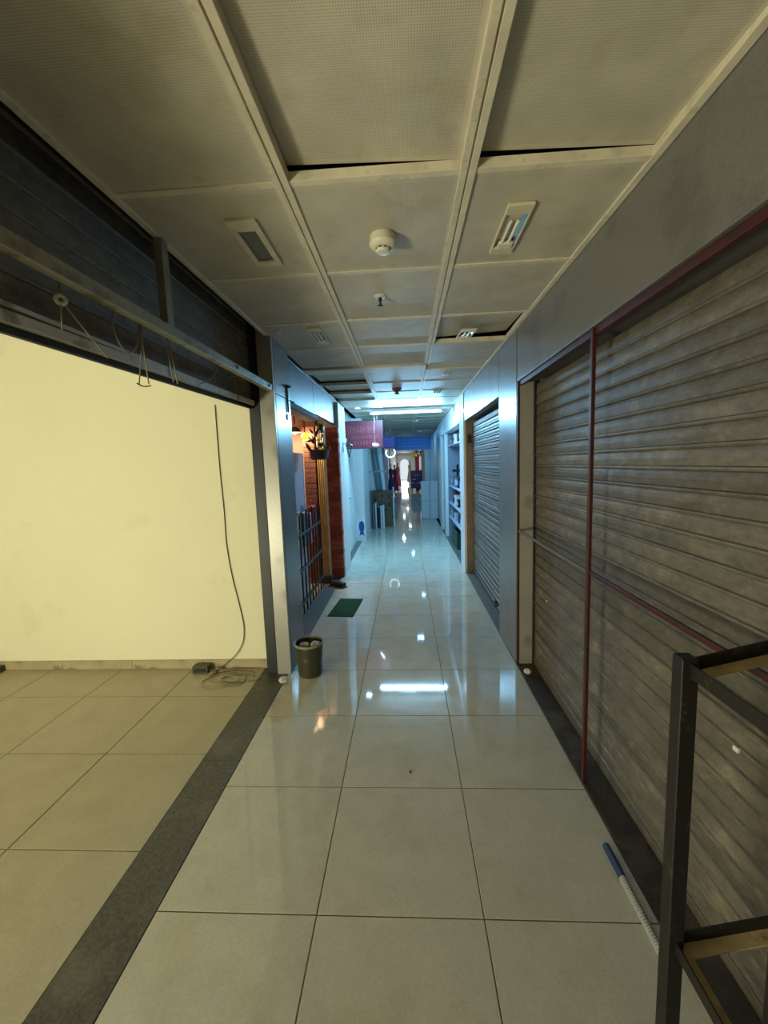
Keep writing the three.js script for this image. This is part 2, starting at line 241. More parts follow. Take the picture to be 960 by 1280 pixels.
// ------------------------------------------------------------------ setting: walls
{
  const w = structure('wall_shop', 'smooth pale cream painted wall of the empty lit shop', 'wall');
  part('plaster', box(-4.7, -1.085, 0, 2.9, 3.17, 3.32), M.cream, w);
  const b = structure('baseboard_shop', 'thin beige tile skirting along the foot of the cream wall', 'skirting');
  for (let k = 0; k < 6; k++) part('skirting_tile', rbox(-1.1 - 0.6 * (k + 1), -1.1 - 0.6 * k - 0.002, 0, 0.075, 3.16, 3.172, 0.002), M.skirting, b);
  const o = structure('wall_rear_shop', 'cream painted walls enclosing the empty shop out of view', 'wall');
  part('plaster', [box(-4.85, -4.7, 0, 2.92, -2.6, 3.32), box(-4.85, -1.0, 0, 2.92, -2.75, -2.6)], M.cream, o);
  const r = structure('wall_behind', 'plain end wall closing the passage behind the viewpoint', 'wall');
  part('plaster', box(-1.0, 3.0, 0, 3.1, -3.1, -3.0), M.offWhite, r);
  const s = structure('wall_above', 'concrete upstand above the lit shop front', 'wall');
  part('concrete', [box(-1.30, -1.2, 2.66, 3.1, -3.0, 3.32), box(1.06, 1.2, 2.2, 3.1, -3.0, 6.4), box(-1.3, -1.16, 2.6, 3.1, 3.32, 42), box(1.06, 1.2, 2.62, 3.1, 6.4, 42)], M.concrete, s);
  const k = structure('wall_right', 'masonry wall behind the row of shutters', 'wall');
  part('masonry', [box(1.12, 1.3, 0, 2.7, -3.0, 6.2)], M.concrete, k);
  const e = structure('wall_outer', 'outer masonry walls of the shops along the passage', 'wall');
  part('masonry', [box(2.7, 2.85, 0, 3.1, 6.2, 42), box(-3.05, -2.9, 0, 3.1, 3.3, 42), box(1.0, 2.85, 0, 3.1, 6.05, 6.2)], M.offWhite, e);
}
// ------------------------------------------------------------------ cladding: fascia panels and pillars
{
  const f = thing('fascia_panel', 'long brushed grey aluminium fascia above the wide red framed shutter', 'fascia', [0.84, 2.18, 0.6]);
  part('panel', rbox(XR, XR + 0.05, 2.178, HC + 0.05, -3.0, 3.19, 0.003), M.acp, f);
  part('soffit', box(XR + 0.05, 1.06, 2.19, 2.2, -3.0, 3.19), M.acp, f);
  const p = thing('pillar_cladding', 'grey aluminium clad pillar between the two roller shutters', 'pillar', [0.9, 0, 3.5]);
  part('panel', rbox(XR, 1.10, 0, HC + 0.05, 3.215, 3.792, 0.004), M.acp, p);
  const f2 = thing('fascia_panel', 'short grey aluminium fascia mirroring the tube light above the narrow shutter', 'fascia', [0.84, 2.16, 4.9]);
  part('panel', rbox(XR, XR + 0.05, 2.165, HC + 0.05, 3.798, 5.97, 0.003), M.acp, f2);
  part('soffit', box(XR + 0.05, 1.06, 2.175, 2.185, 3.798, 5.97), M.acp, f2);
  const p2 = thing('pillar_cladding', 'slim white edged pillar with tan return beyond the narrow shutter', 'pillar', [0.9, 0, 6.15]);
  part('panel', rbox(XR - 0.012, XR + 0.02, 0, HC + 0.05, 5.975, 6.40, 0.003), M.whiteGloss, p2);
  part('return_board', rbox(XR + 0.02, 1.0, 0, 2.3, 5.972, 6.02, 0.003), M.tanPanel, p2, 'tan board');
  part('sticker', rbox(XR + 0.045, XR + 0.10, 1.86, 1.98, 5.968, 5.9725, 0.001), M.redPaint, p2, 'red square sticker');
  const q = thing('pillar_cladding', 'metal clad pillar with bracket beside the lit shop opening', 'pillar', [-0.99, 0, 3.27]);
  part('front_panel', rbox(-1.048, -0.94, 0.0, HC + 0.05, 3.06, 3.10, 0.003), M.acpDirty, q);
  part('side_panel', rbox(-0.98, -0.938, 0.0, 2.155, 3.10, 3.49, 0.003), M.acp, q);
  part('side_panel', rbox(-0.98, -0.938, 2.16, HC + 0.05, 3.10, 3.49, 0.003), M.acp, q);
  part('core', box(-1.085, -0.985, 0, HC + 0.1, 3.11, 3.6), M.concrete, q);
  const br = part('bracket', [rbox(-0.936, -0.925, 2.05, 2.27, 3.385, 3.405, 0.003), rbox(-0.936, -0.90, 2.245, 2.262, 3.385, 3.405, 0.003)], M.black, q, 'black iron bracket');
  const dg = new THREE.BoxGeometry(0.006, 0.034, 0.034); dg.rotateX(Math.PI / 4); dg.translate(-0.934, 2.012, -3.37); part('diamond_stud', tri(dg), M.black, q);
  const ch = thing('shutter_guide', 'black steel shutter guide channel against the cream wall edge', 'guide rail', [-1.08, 0, 3.1]);
  part('channel', [rbox(-1.135, -1.05, 0, 2.75, 3.075, 3.165, 0.003), rbox(-1.062, -1.05, 0, 2.55, 3.06, 3.08, 0.002)], M.black, ch);
}
// ------------------------------------------------------------------ roller shutters
function slatGeo(len, pitch = 0.075) {
  const pr = [[0, 0], [0.010, 0.002], [0.0135, 0.007], [0.0125, 0.013], [0.004, 0.017], [0.0055, 0.030], [0.0065, 0.044], [0.005, 0.060], [0.0015, pitch - 0.002], [0, pitch]].map(([a, b]) => [a, b * pitch / 0.075]);
  const s = new THREE.Shape(); s.moveTo(-0.004, 0); pr.forEach(([a, b]) => s.lineTo(a, b)); s.lineTo(-0.004, pitch);
  const g = new THREE.ExtrudeGeometry(s, { depth: len, bevelEnabled: false, steps: 1 });   // x out, y up, along +z
  return tri(g);
}
function shutter(name, label, x, side, d0, d1, y0, y1, mats, pitch = 0.075) {
  const t = thing(name, label, 'shutter', [x, y0, (d0 + d1) / 2]);
  const g = slatGeo(d1 - d0, pitch); g.translate(0, 0, -(d1 - d0) / 2); if (side < 0) g.rotateY(Math.PI);
  const vs = [0, 1, 2].map(i => { const q = g.clone(), uv = q.attributes.uv; for (let k = 0; k < uv.count; k++) uv.setXY(k, uv.getX(k) + i * 0.37, uv.getY(k) + i * 0.23); return q; });
  let n = 0;
  for (let y = y0 + 0.05; y < y1 - 0.001; y += pitch) piece('slat', vs[n % 3], mats[Math.floor(rnd() * mats.length)], t, x + rr(-0.0012, 0.0012), y, (d0 + d1) / 2, 0, 0, 0), n++;
  part('bottom_bar', rbox(x - 0.015, x + 0.015, y0 + 0.006, y0 + 0.05, d0, d1, 0.004), mats[0], t);
  return t;
}
const sh1 = shutter('roller_shutter', 'wide dusty brown roller shutter behind the red steel frame', 0.975, -1, -2.9, 3.188, 0.004, 2.13, M.slat);
each('paint_speck', [rbox(0.9545, 0.963, 0.616, 0.626, 2.87, 2.885, 0.002), rbox(0.9545, 0.963, 0.726, 0.742, 1.192, 1.212, 0.002)], M.paperWhite, sh1, 'white paint specks');
const sh2 = shutter('roller_shutter', 'narrow grey roller shutter between the clad pillars', 0.95, -1, 3.80, 5.965, 0.004, 2.13, [M.slatGrey, M.slat[1]], 0.065);
part('lock_handle', [rbox(0.925, 0.945, 0.05, 0.075, 4.36, 4.50, 0.004), rod(V(0.935, 0.03, 4.43), V(0.935, 0.10, 4.43), 0.014)], M.black, sh2);
{
  const f = thing('steel_frame', 'thin red oxide steel frame standing in front of the wide shutter', 'frame', [0.85, 0, 2.0]);
  part('post', rbox(0.838, 0.856, 0.004, 2.175, 1.957, 1.98, 0.003), M.redPaint, f);
  part('post', rbox(0.836, 0.852, 0.004, 2.175, 3.185, 3.205, 0.003), M.redPaint, f);
  part('top_rail', rbox(0.848, 0.872, 2.146, 2.176, -2.6, 3.185, 0.003), M.redPaint, f);
  part('middle_rail', rbox(0.842, 0.856, 1.064, 1.084, -2.6, 1.955, 0.003), M.redPaint, f);
  part('middle_rail', rbox(0.842, 0.856, 1.060, 1.079, 1.98, 3.185, 0.003), M.brownSteel, f, 'grey brown rail');
  const j = thing('shutter_jamb', 'dusty white jamb panel at the pillar end of the wide shutter', 'jamb', [0.92, 0, 3.2]);
  part('panel', rbox(0.853, 0.985, 0.004, 2.175, 3.19, 3.212, 0.003), M.acpDirty, j);
  part('edge', rbox(0.952, 0.968, 0.004, 2.175, 3.17, 3.19, 0.003), M.black, j);
}
// rolled up shutter over the lit shop: a few slats, rails and frame tubes
{
  const t = shutter('roller_shutter', 'dark rolled up shutter curtain hanging above the lit shop opening', -1.12, 1, -2.5, 3.07, 2.045, 2.66, [M.slatDark], 0.09);
  const r1 = bar(V(-1.10, 1.995, -2.5), V(-1.10, 2.085, 3.06), 0.03, 0.036), r2 = bar(V(-1.095, 2.092, -2.5), V(-1.095, 2.085, 3.06), 0.022, 0.014);
  part('bottom_rail', r1, M.galvLight, t, 'galvanised rail'); part('upper_rail', r2, M.galvLight, t);
  part('rubber_lip', bar(V(-1.115, 1.966, -2.5), V(-1.115, 2.058, 3.06), 0.02, 0.028), M.darkHole, t);
  const f = thing('sign_support', 'bare galvanised tube frame fixed in front of the rolled up shutter', 'frame', [-0.96, 2.2, 1.8]);
  part('rail', rbox(-0.985, -0.945, 2.165, 2.21, -2.5, 3.055, 0.004), M.galv, f);
  part('upright', rbox(-0.985, -0.95, 2.211, 2.545, 1.735, 1.78, 0.004), M.galv, f);
  part('upright', rbox(-0.985, -0.95, 2.211, 2.545, -0.9, -0.855, 0.004), M.galv, f);
  each('stay', [rod(V(-0.965, 2.187, 1.0), V(-1.075, 2.187, 1.0), 0.008), rod(V(-0.965, 2.187, 2.6), V(-1.075, 2.187, 2.6), 0.008)], M.galv, f);
  each('bolt', [rod(V(-0.946, 2.19, 2.42), V(-0.938, 2.19, 2.42), 0.009, 12), rod(V(-0.946, 2.19, 2.98), V(-0.938, 2.19, 2.98), 0.009, 12)], M.chrome, f);
}
// hanging cords on the shop front
{
  const X = -1.03;
  const cords = [
    ['thin cord tied to the tube frame passing through a white ring', [[[X, 2.23, 1.227], [X, 2.191, 1.264], [X, 2.15, 1.277]], [[X, 2.235, 1.30], [X - 0.005, 2.2, 1.29], [X, 2.15, 1.277]], [[X, 2.135, 1.277], [X, 2.052, 1.272]]]],
    ['thin cord slanting from the white ring down to the shutter rail', [[[X, 2.137, 1.285], [X, 2.092, 1.347], [X - 0.04, 2.03, 1.52]]]],
    ['slack loop of cord hanging under the tube frame', [[[X, 2.225, 1.53], [X, 2.155, 1.504], [X, 2.085, 1.53], [X, 2.063, 1.575], [X, 2.095, 1.63], [X, 2.20, 1.66]]]],
    ['doubled cord knotted round a small stick below the shutter rail', [[[X, 2.227, 1.669], [X, 2.117, 1.666], [X, 1.955, 1.625]], [[X, 2.21, 1.671], [X, 2.089, 1.677], [X, 1.967, 1.689]], [[X, 1.955, 1.612], [X, 1.951, 1.65], [X, 1.962, 1.70]]]],
    ['doubled cord hanging straight beside the frame upright', [[[X, 2.25, 1.843], [X, 2.134, 1.854], [X, 2.009, 1.878]], [[X, 2.20, 1.862], [X, 2.108, 1.888], [X, 2.008, 1.911]]]],
    ['short cord stub near the pillar end of the shutter rail', [[[X, 2.16, 2.34], [X, 2.09, 2.24], [X - 0.03, 2.06, 2.19]]]],
  ];
  for (const [label, runs] of cords) solo('tied_twine', mergeGeometries(runs.map(r => wire(r, 0.0028))), M.cord, label, 'cord', [X, 2.1, runs[0][0][2]]);
  const g = new THREE.TorusGeometry(0.0125, 0.006, 10, 24); g.rotateY(0.9); g.translate(X, 2.141, -1.279);
  solo('cord_ring', tri(g), M.whitePlastic, 'small white ring threaded on the hanging cord', 'ring', [X, 2.141, 1.279]);
}
// ------------------------------------------------------------------ shop lamps (hidden above the shutter line)
{
  const t = thing('wall_lamp', 'warm white batten lamp on the back wall of the lit shop', 'lamp', [-4.66, 2.2, 0.9]);
  part('housing', rbox(-4.70, -4.66, 2.14, 2.24, 0.28, 1.52, 0.006), M.offWhite, t);
  part('diffuser', rbox(-4.66, -4.635, 2.145, 2.235, 0.3, 1.5, 0.01), M.glowWarm, t);
  glowRect(t, 1.2, 0.09, V(-4.63, 2.19, 0.9), V(0, 2.19, 0.9), WARM, SHOP_LIGHT * 0.12);
  // flood lamp standing low on the shop floor, out of view: the cream wall, the shutters and the passage ceiling are lit from below on this side
  const P = new THREE.Vector3(-3.0, 0.42, 1.3), aim = new THREE.Vector3(-1.0, 1.75, -1.6), q = new THREE.Quaternion().setFromRotationMatrix(new THREE.Matrix4().lookAt(P, aim, new THREE.Vector3(0, 1, 0)));
  const u = thing('flood_lamp', 'warm white flood lamp standing on the shop floor', 'lamp', [-3.0, 0, -1.3]);
  const put = (g) => { g.applyQuaternion(q); g.translate(P.x, P.y, P.z); return tri(g); };
  part('housing', put(new RoundedBoxGeometry(0.94, 0.64, 0.05, 2, 0.01).translate(0, 0, 0.035)), M.black, u);
  part('diffuser', put(new RoundedBoxGeometry(0.9, 0.6, 0.012, 2, 0.004)), M.glowWarm, u);
  part('stand', [rod(V(-3.3, 0.0, -1.45), V(-3.07, 0.36, -1.38), 0.012), rod(V(-2.85, 0.0, -1.6), V(-3.05, 0.36, -1.4), 0.012), rod(V(-3.1, 0, -1.1), V(-3.1, 0.18, -1.32), 0.012)], M.black, u);
  glowRect(u, 0.9, 0.6, P.clone().add(aim.clone().sub(P).setLength(0.02)), aim, WARM, FLOOD_LIGHT);
}
// ------------------------------------------------------------------ passage tube light and panels beyond
{
  const t = thing('tube_light', 'cool white tube light fixed across the passage ceiling', 'lamp', [0.035, 2.5, 7.2]);
  part('batten', rbox(-0.58, 0.65, 2.49, 2.54, 7.18, 7.23, 0.006), M.whiteGloss, t);
  part('tube', rod(V(-0.555, 2.465, 7.2), V(0.625, 2.465, 7.2), 0.015, 16), M.glowCool, t);
  each('end_cap', [rod(V(-0.585, 2.465, 7.2), V(-0.555, 2.465, 7.2), 0.017, 16), rod(V(0.625, 2.465, 7.2), V(0.655, 2.465, 7.2), 0.017, 16)], M.whiteGloss, t);
  each('hanger', [rod(V(-0.4, 2.54, 7.2), V(-0.4, HC, 7.2), 0.006), rod(V(0.45, 2.54, 7.2), V(0.45, HC, 7.2), 0.006)], M.galv, t);
  glowRect(t, 1.18, 0.02, V(0.035, 2.449, 7.188), V(0.035, 1.75, 6.4), TUBE_WHITE, TUBE_LIGHT);
  glowRect(t, 1.18, 0.02, V(0.035, 2.449, 7.212), V(0.035, 1.75, 8.0), TUBE_WHITE, TUBE_LIGHT * 0.65);
  const t2 = thing('tube_light', 'short bright cool lamp at the lower corner of the maroon sign', 'lamp', [-0.5, 1.95, 7.45]);
  part('tube', rod(V(-0.56, 1.965, 7.56), V(-0.47, 1.945, 7.28), 0.02, 14), M.glowCool, t2);
  part('end_cap', rod(V(-0.47, 1.945, 7.28), V(-0.464, 1.943, 7.26), 0.023, 14), M.whiteGloss, t2);
  part('arm', rod(V(-0.53, 1.97, 7.47), V(-0.53, HC, 7.47), 0.006), M.galv, t2);
  const lab = ['beyond the tube light', 'past the purple sign', 'above the stacked white cartons', 'above the blue banner', 'before the navy board', 'past the red pillar', 'close to the end wall', 'at the end wall'];
  [[0.25, 9.6], [0.466, 12.86], [-0.3, 15.5], [0.25, 19], [-0.2, 23], [0.2, 27.5], [-0.2, 32.5], [0.1, 38]].forEach(([x, d], i) => {
    const p = thing('ceiling_downlight', 'cool white recessed ceiling light ' + lab[i], 'lamp', [x, HC, d]);
    const r = i === 1 ? 0.06 : 0.08;
    part('trim_ring', lathe([[r + 0.02, 0], [r + 0.02, -0.006], [r, -0.009], [r, -0.002]], x, HC, d, 28), M.whiteGloss, p);
    part('diffuser', lathe([[0.0001, -0.006], [r * 0.6, -0.006], [r, -0.004]], x, HC, d, 28), M.glowPanel, p);
    glowRect(p, r * 1.6, r * 1.6, V(x, HC - 0.012, d), V(x, 0, d), i > 3 ? DAY : COOL, PANEL_LIGHT * (i < 2 ? 0.8 : 1.15));
  });
  const q = thing('ceiling_downlight', 'small lit downlight over the white doors', 'lamp', [-0.774, HC, 7.1]);
  part('trim_ring', lathe([[0.06, 0], [0.06, -0.006], [0.05, -0.009], [0.05, -0.002]], -0.774, HC, 7.1, 24), M.whiteGloss, q);
  part('diffuser', lathe([[0.0001, -0.006], [0.03, -0.006], [0.05, -0.004]], -0.774, HC, 7.1, 24), M.glowCool, q);
  glowRect(q, 0.08, 0.08, V(-0.774, HC - 0.012, 7.1), V(-0.774, 0, 7.1), COOL, PANEL_LIGHT * 0.6);
}
// ------------------------------------------------------------------ ceiling fittings
{
  // recessed fitting with dark glass
  const t = thing('recessed_light', 'unlit recessed light with cream frame and dark glass beside the smoke detector', 'light fixture', [-0.6, HC, 1.84]);
  const y0 = HC - 0.016, y1 = HC - 0.003, F = (a, b, c, d) => rbox(a, b, y0, y1, c, d, 0.003);
  part('frame', [F(-0.66, -0.54, 1.66, 1.735), F(-0.66, -0.54, 1.985, 2.025), F(-0.66, -0.637, 1.735, 1.985), F(-0.566, -0.54, 1.735, 1.985)], M.fixtureFrame, t);
  part('glass', box(-0.637, -0.566, HC - 0.0075, HC - 0.0055, 1.735, 1.985), std({ color: rgb(0.075, 0.07, 0.055), roughness: 0.35 }), t, 'dark dusty glass');
  // open reflector fittings
  function openFitting(label, x0, x1, d0, d1, drop, tilt) {
    const t = thing('recessed_light', label, 'light fixture', [(x0 + x1) / 2, HC, (d0 + d1) / 2]);
    const y0 = HC - 0.018, y1 = HC - 0.004, L = d1 - d0, a = d0 + L * 0.17, b = d1 - L * 0.15;
    part('end_plate', rbox(x0, x1, y0, y1, d0, a, 0.004), M.fixtureFrame, t); part('end_plate', rbox(x0, x1, y0, y1, b, d1, 0.004), M.fixtureFrame, t);
    part('side_rim', rbox(x0, x0 + 0.006, y0, y1, a, b, 0.002), M.fixtureFrame, t); part('side_rim', rbox(x1 - 0.006, x1, y0, y1, a, b, 0.002), M.fixtureFrame, t);
    const cx = (x0 + x1) / 2, w = (x1 - x0) / 2 - 0.006, pts = []; for (let i = 0; i <= 12; i++) { const u = -1 + i / 6; pts.push([cx + u * w, HC + 0.002 - 0.012 * (u * u)]); }
    const s = new THREE.Shape(); pts.forEach(([x, y], i) => i ? s.lineTo(x, y) : s.moveTo(x, y)); for (let i = 12; i >= 0; i--) s.lineTo(pts[i][0], pts[i][1] + 0.0015);
    const rg = new THREE.ExtrudeGeometry(s, { depth: b - a, bevelEnabled: false }); rg.translate(0, 0, -b); part('reflector', tri(rg), M.chrome, t, 'mirror reflector');
    const lamp = part('lamp_base', rbox(cx - 0.028, cx + 0.034, HC - 0.022, HC - 0.006, b - 0.045, b - 0.002, 0.004), M.whitePlastic, t);
    each('lamp_tube', [rod(V(cx - 0.014, HC - 0.014, a + 0.05), V(cx - 0.014, HC - 0.014, b - 0.04), 0.0065, 10), rod(V(cx + 0.014, HC - 0.014, a + 0.05), V(cx + 0.014, HC - 0.014, b - 0.04), 0.0065, 10)], M.bulbGlass, lamp);
    if (tilt) { t.rotation.set(tilt, 0, 0); t.position.y -= drop; }
    return t;
  }
  openFitting('unlit open reflector light with white ends between smoke detector and aluminium fascia', 0.405, 0.505, 1.675, 2.04, 0, 0);
  openFitting('unlit slim reflector light near the clad pillar by the lit shop', -0.645, -0.555, 2.93, 3.31, 0, 0);
  openFitting('unlit reflector light hanging loose beside the sagging ceiling tile', 0.405, 0.51, 2.97, 3.29, 0.03, 0.12);
  openFitting('small unlit reflector light in the tile past the flat ceiling strip', 0.42, 0.50, 4.42, 4.72, 0, 0);
  const s = thing('smoke_detector', 'round white smoke detector on the middle ceiling tile', 'smoke detector', [-0.067, HC, 1.84]);
  part('base', lathe([[0.0001, 0], [0.048, 0], [0.053, -0.006], [0.054, -0.028], [0.057, -0.034]], -0.067, HC - 0.004, 1.84, 36), M.whitePlastic, s);
  part('cover', lathe([[0.057, -0.034], [0.056, -0.042], [0.044, -0.053], [0.030, -0.055], [0.029, -0.050]], -0.067, HC - 0.004, 1.84, 36), M.whitePlastic, s);
  part('sensor_slot', lathe([[0.0285, -0.050], [0.0285, -0.062]], -0.067, HC - 0.004, 1.84, 24), M.darkHole, s, 'dark vent slots');
  for (let k = 0; k < 8; k++) { const a = k * Math.PI / 4; const g = new THREE.BoxGeometry(0.006, 0.014, 0.006); g.translate(0.028, -0.057, 0); g.rotateY(a); g.translate(-0.067, HC - 0.004, -1.84); part('rib', tri(g), M.whitePlastic, s); }
  part('cap', lathe([[0.030, -0.060], [0.030, -0.066], [0.024, -0.071], [0.0001, -0.072]], -0.067, HC - 0.004, 1.84, 30), M.whitePlastic, s);
  const p = thing('sprinkler_head', 'small dark sprinkler head with white rose behind the smoke detector', 'sprinkler', [-0.116, HC, 2.47]);
  part('rose', lathe([[0.034, -0.001], [0.030, -0.008], [0.012, -0.012]], -0.116, HC - 0.003, 2.47, 28), M.whitePlastic, p);
  part('nozzle', lathe([[0.0001, -0.01], [0.010, -0.012], [0.010, -0.028], [0.006, -0.032], [0.006, -0.050]], -0.116, HC - 0.003, 2.47, 18), M.black, p);
  part('deflector', lathe([[0.0001, -0.050], [0.015, -0.051], [0.015, -0.054], [0.0001, -0.056]], -0.116, HC - 0.003, 2.47, 18), M.black, p);
  const r = thing('ceiling_rose', 'small flat round blanking plate on the ceiling above the clad pillar', 'ceiling plate', [-0.872, HC, 3.0]);
  part('plate', lathe([[0.0001, -0.008], [0.028, -0.007], [0.034, -0.001]], -0.872, HC - 0.004, 3.0, 24), M.whitePlastic, r);
  part('knob', lathe([[0.0001, -0.014], [0.008, -0.013], [0.009, -0.007]], -0.872, HC - 0.004, 3.0, 14), M.whitePlastic, r);
  const z = thing('smoke_detector', 'reddish brown detector hanging from the ceiling before the tube light', 'smoke detector', [-0.082, HC, 5.4]);
  part('base', lathe([[0.06, 0], [0.06, -0.02], [0.045, -0.03]], -0.082, HC - 0.004, 5.4, 24), std({ color: rgb(0.30, 0.13, 0.10), roughness: 0.5 }), z);
  part('neck', lathe([[0.02, -0.03], [0.02, -0.055], [0.032, -0.06], [0.028, -0.075], [0.0001, -0.077]], -0.082, HC - 0.004, 5.4, 20), std({ color: rgb(0.30, 0.13, 0.10), roughness: 0.5 }), z);
  const v = thing('ceiling_vent', 'small slotted vent plate on the ceiling before the tube light', 'vent', [0.45, HC, 5.75]);
  part('plate', rbox(0.39, 0.51, HC - 0.016, HC - 0.003, 5.65, 5.85, 0.003), M.ceilBar, v);
  for (let k = 0; k < 3; k++) part('slot', rbox(0.405 + k * 0.034, 0.427 + k * 0.034, HC - 0.0175, HC - 0.015, 5.68, 5.82, 0.0008), M.darkHole, v);
}
// ------------------------------------------------------------------ things on the shop floor
{
  solo('wall_cable', wire([[-1.429, 2.10, 3.162], [-1.43, 1.594, 3.163], [-1.423, 1.283, 3.163], [-1.424, 1.029, 3.163], [-1.399, 0.771, 3.162], [-1.354, 0.507, 3.162], [-1.334, 0.34, 3.16], [-1.357, 0.206, 3.155], [-1.417, 0.118, 3.14], [-1.50, 0.05, 3.12], [-1.55, 0.012, 3.10]], 0.0035, 10), M.cordDark, 'thin dark cable hanging down the cream wall', 'cable', [-1.43, 1.0, 3.162]);
  const pts = []; for (let k = 0; k <= 40; k++) { const a = k / 40 * Math.PI * 2 * 3.2, rx = 0.16 + 0.05 * Math.sin(a * 0.31 + 1), rz = 0.085 + 0.03 * Math.cos(a * 0.43); pts.push([-1.43 + rx * Math.cos(a) + 0.10 * Math.sin(a * 0.21), 0.006 + 0.006 * (k / 40) + 0.003 * Math.sin(a * 2), 2.985 + rz * Math.sin(a) + 0.03 * Math.cos(a * 0.17)]); }
  solo('coiled_cable', wire(pts, 0.0042, 5), M.cord, 'loose loops of olive cable lying below the cream wall', 'cable', [-1.52, 0, 2.99]);
  const e = thing('extension_box', 'dark extension socket box lying at the foot of the cream wall', 'socket box', [-1.69, 0, 3.11]);
  part('body', rbox(-1.75, -1.62, 0.0, 0.055, 3.075, 3.145, 0.008), M.cordDark, e); part('socket_plate', rbox(-1.735, -1.635, 0.012, 0.045, 3.071, 3.077, 0.003), M.darkHole, e);
  part('plug', [rbox(-1.565, -1.54, 0, 0.028, 3.06, 3.09, 0.006), rod(V(-1.62, 0.02, 3.11), V(-1.56, 0.014, 3.08), 0.005)], M.cordDark, e);
  const g = thing('scrap_block', 'dark block lying against the skirting at the far end of the cream wall', 'block', [-3.46, 0, 3.11]);
  part('body', rbox(-3.60, -3.40, 0, 0.05, 3.08, 3.15, 0.008), M.cordDark, g); part('strap', rbox(-3.50, -3.46, 0, 0.056, 3.077, 3.153, 0.004), M.darkHole, g);
}
function crumple(name, x, y, d, r, mat, label, s, group) {
  const g = new THREE.IcosahedronGeometry(r, 3), p = g.attributes.position;
  for (let i = 0; i < p.count; i++) { const a = p.getX(i) / r, b = p.getY(i) / r, c = p.getZ(i) / r; const k = 0.72 + 0.5 * vn(a * 0.5 + 0.5, b * 0.5 + c * 0.31 + 0.5, 5, s); p.setXYZ(i, p.getX(i) * k, p.getY(i) * k * 0.6, p.getZ(i) * k); }
  g.computeVertexNormals(); g.computeBoundingBox(); g.translate(x, y - g.boundingBox.min.y, -d); return solo(name, tri(g), mat, label, 'litter', [x, y, d], group);
}
crumple('crumpled_paper', -0.965, 0.001, 2.93, 0.034, M.paperWhite, 'small crumpled white paper on the floor in front of the clad pillar', 5);
crumple('crumpled_paper', 0.875, 0.004, 3.03, 0.03, M.paperWhite, 'small crumpled paper scrap at the corner of the wide shutter', 6);
crumple('dirt_crumb', -0.02, 0.0, 2.02, 0.007, M.cordDark, 'tiny dark crumb lying on the middle row of passage tiles', 8);
// waste bin
{
  const X = -0.79, DD = 3.07, t = thing('waste_bin', 'small olive plastic waste bin beside the clad pillar', 'bin', [X, 0, DD]);
  part('body', lathe([[0.0001, 0.004], [0.085, 0.004], [0.088, 0.0], [0.092, 0.02], [0.107, 0.25], [0.102, 0.25], [0.087, 0.02], [0.0001, 0.014]], X, 0, DD, 40), M.binPlastic, t);
  part('rim', lathe([[0.1065, 0.244], [0.114, 0.246], [0.115, 0.256], [0.108, 0.262], [0.101, 0.256]], X, 0, DD, 40), M.binPlastic, t);
  part('liner', lathe([[0.100, 0.20], [0.1035, 0.262], [0.1175, 0.262], [0.117, 0.250], [0.1155, 0.247]], X, 0, DD, 40), std({ color: rgb(0.24, 0.215, 0.15), roughness: 0.4 }), t, 'plastic liner folded over the rim');
  [[-0.045, 0.03, 0.038, M.paper, 'brown crumpled wrapper in the waste bin'], [0.045, 0.03, 0.038, M.paperWhite, 'pale crumpled paper in the waste bin'], [-0.04, -0.045, 0.038, M.leaf, 'dark crumpled rubbish in the waste bin'], [0.035, -0.04, 0.030, M.carton, 'torn carton scrap in the waste bin']].forEach(([a, b, r, m, l], i) => crumple('crumpled_rubbish', X + a, 0.20, DD + b, r, m, l, 20 + i, 'rubbish in the waste bin'));
  part('fill', lathe([[0.0001, 0.20], [0.099, 0.198], [0.096, 0.17], [0.0001, 0.17]], X, 0, DD, 24), M.darkHole, t);
}
// door mat
{
  const t = thing('door_mat', 'small dark green doormat lying on the passage tiles', 'mat', [-0.72, 0, 4.57]);
  t.rotation.y = -0.085;
  const g0 = new RoundedBoxGeometry(0.285, 0.008, 0.58, 2, 0.0035); const m = shadow(new THREE.Mesh(tri(g0), M.matGreen)); m.name = 'base'; m.position.y = 0.0045; t.add(m);
  const rg = tri(new RoundedBoxGeometry(0.27, 0.003, 0.012, 1, 0.001)); for (let k = 0; k < 22; k++) { const q = shadow(new THREE.Mesh(rg, M.matGreen)); q.name = 'rib'; q.position.set(0, 0.0095, -0.27 + k * 0.0257); t.add(q); }
}
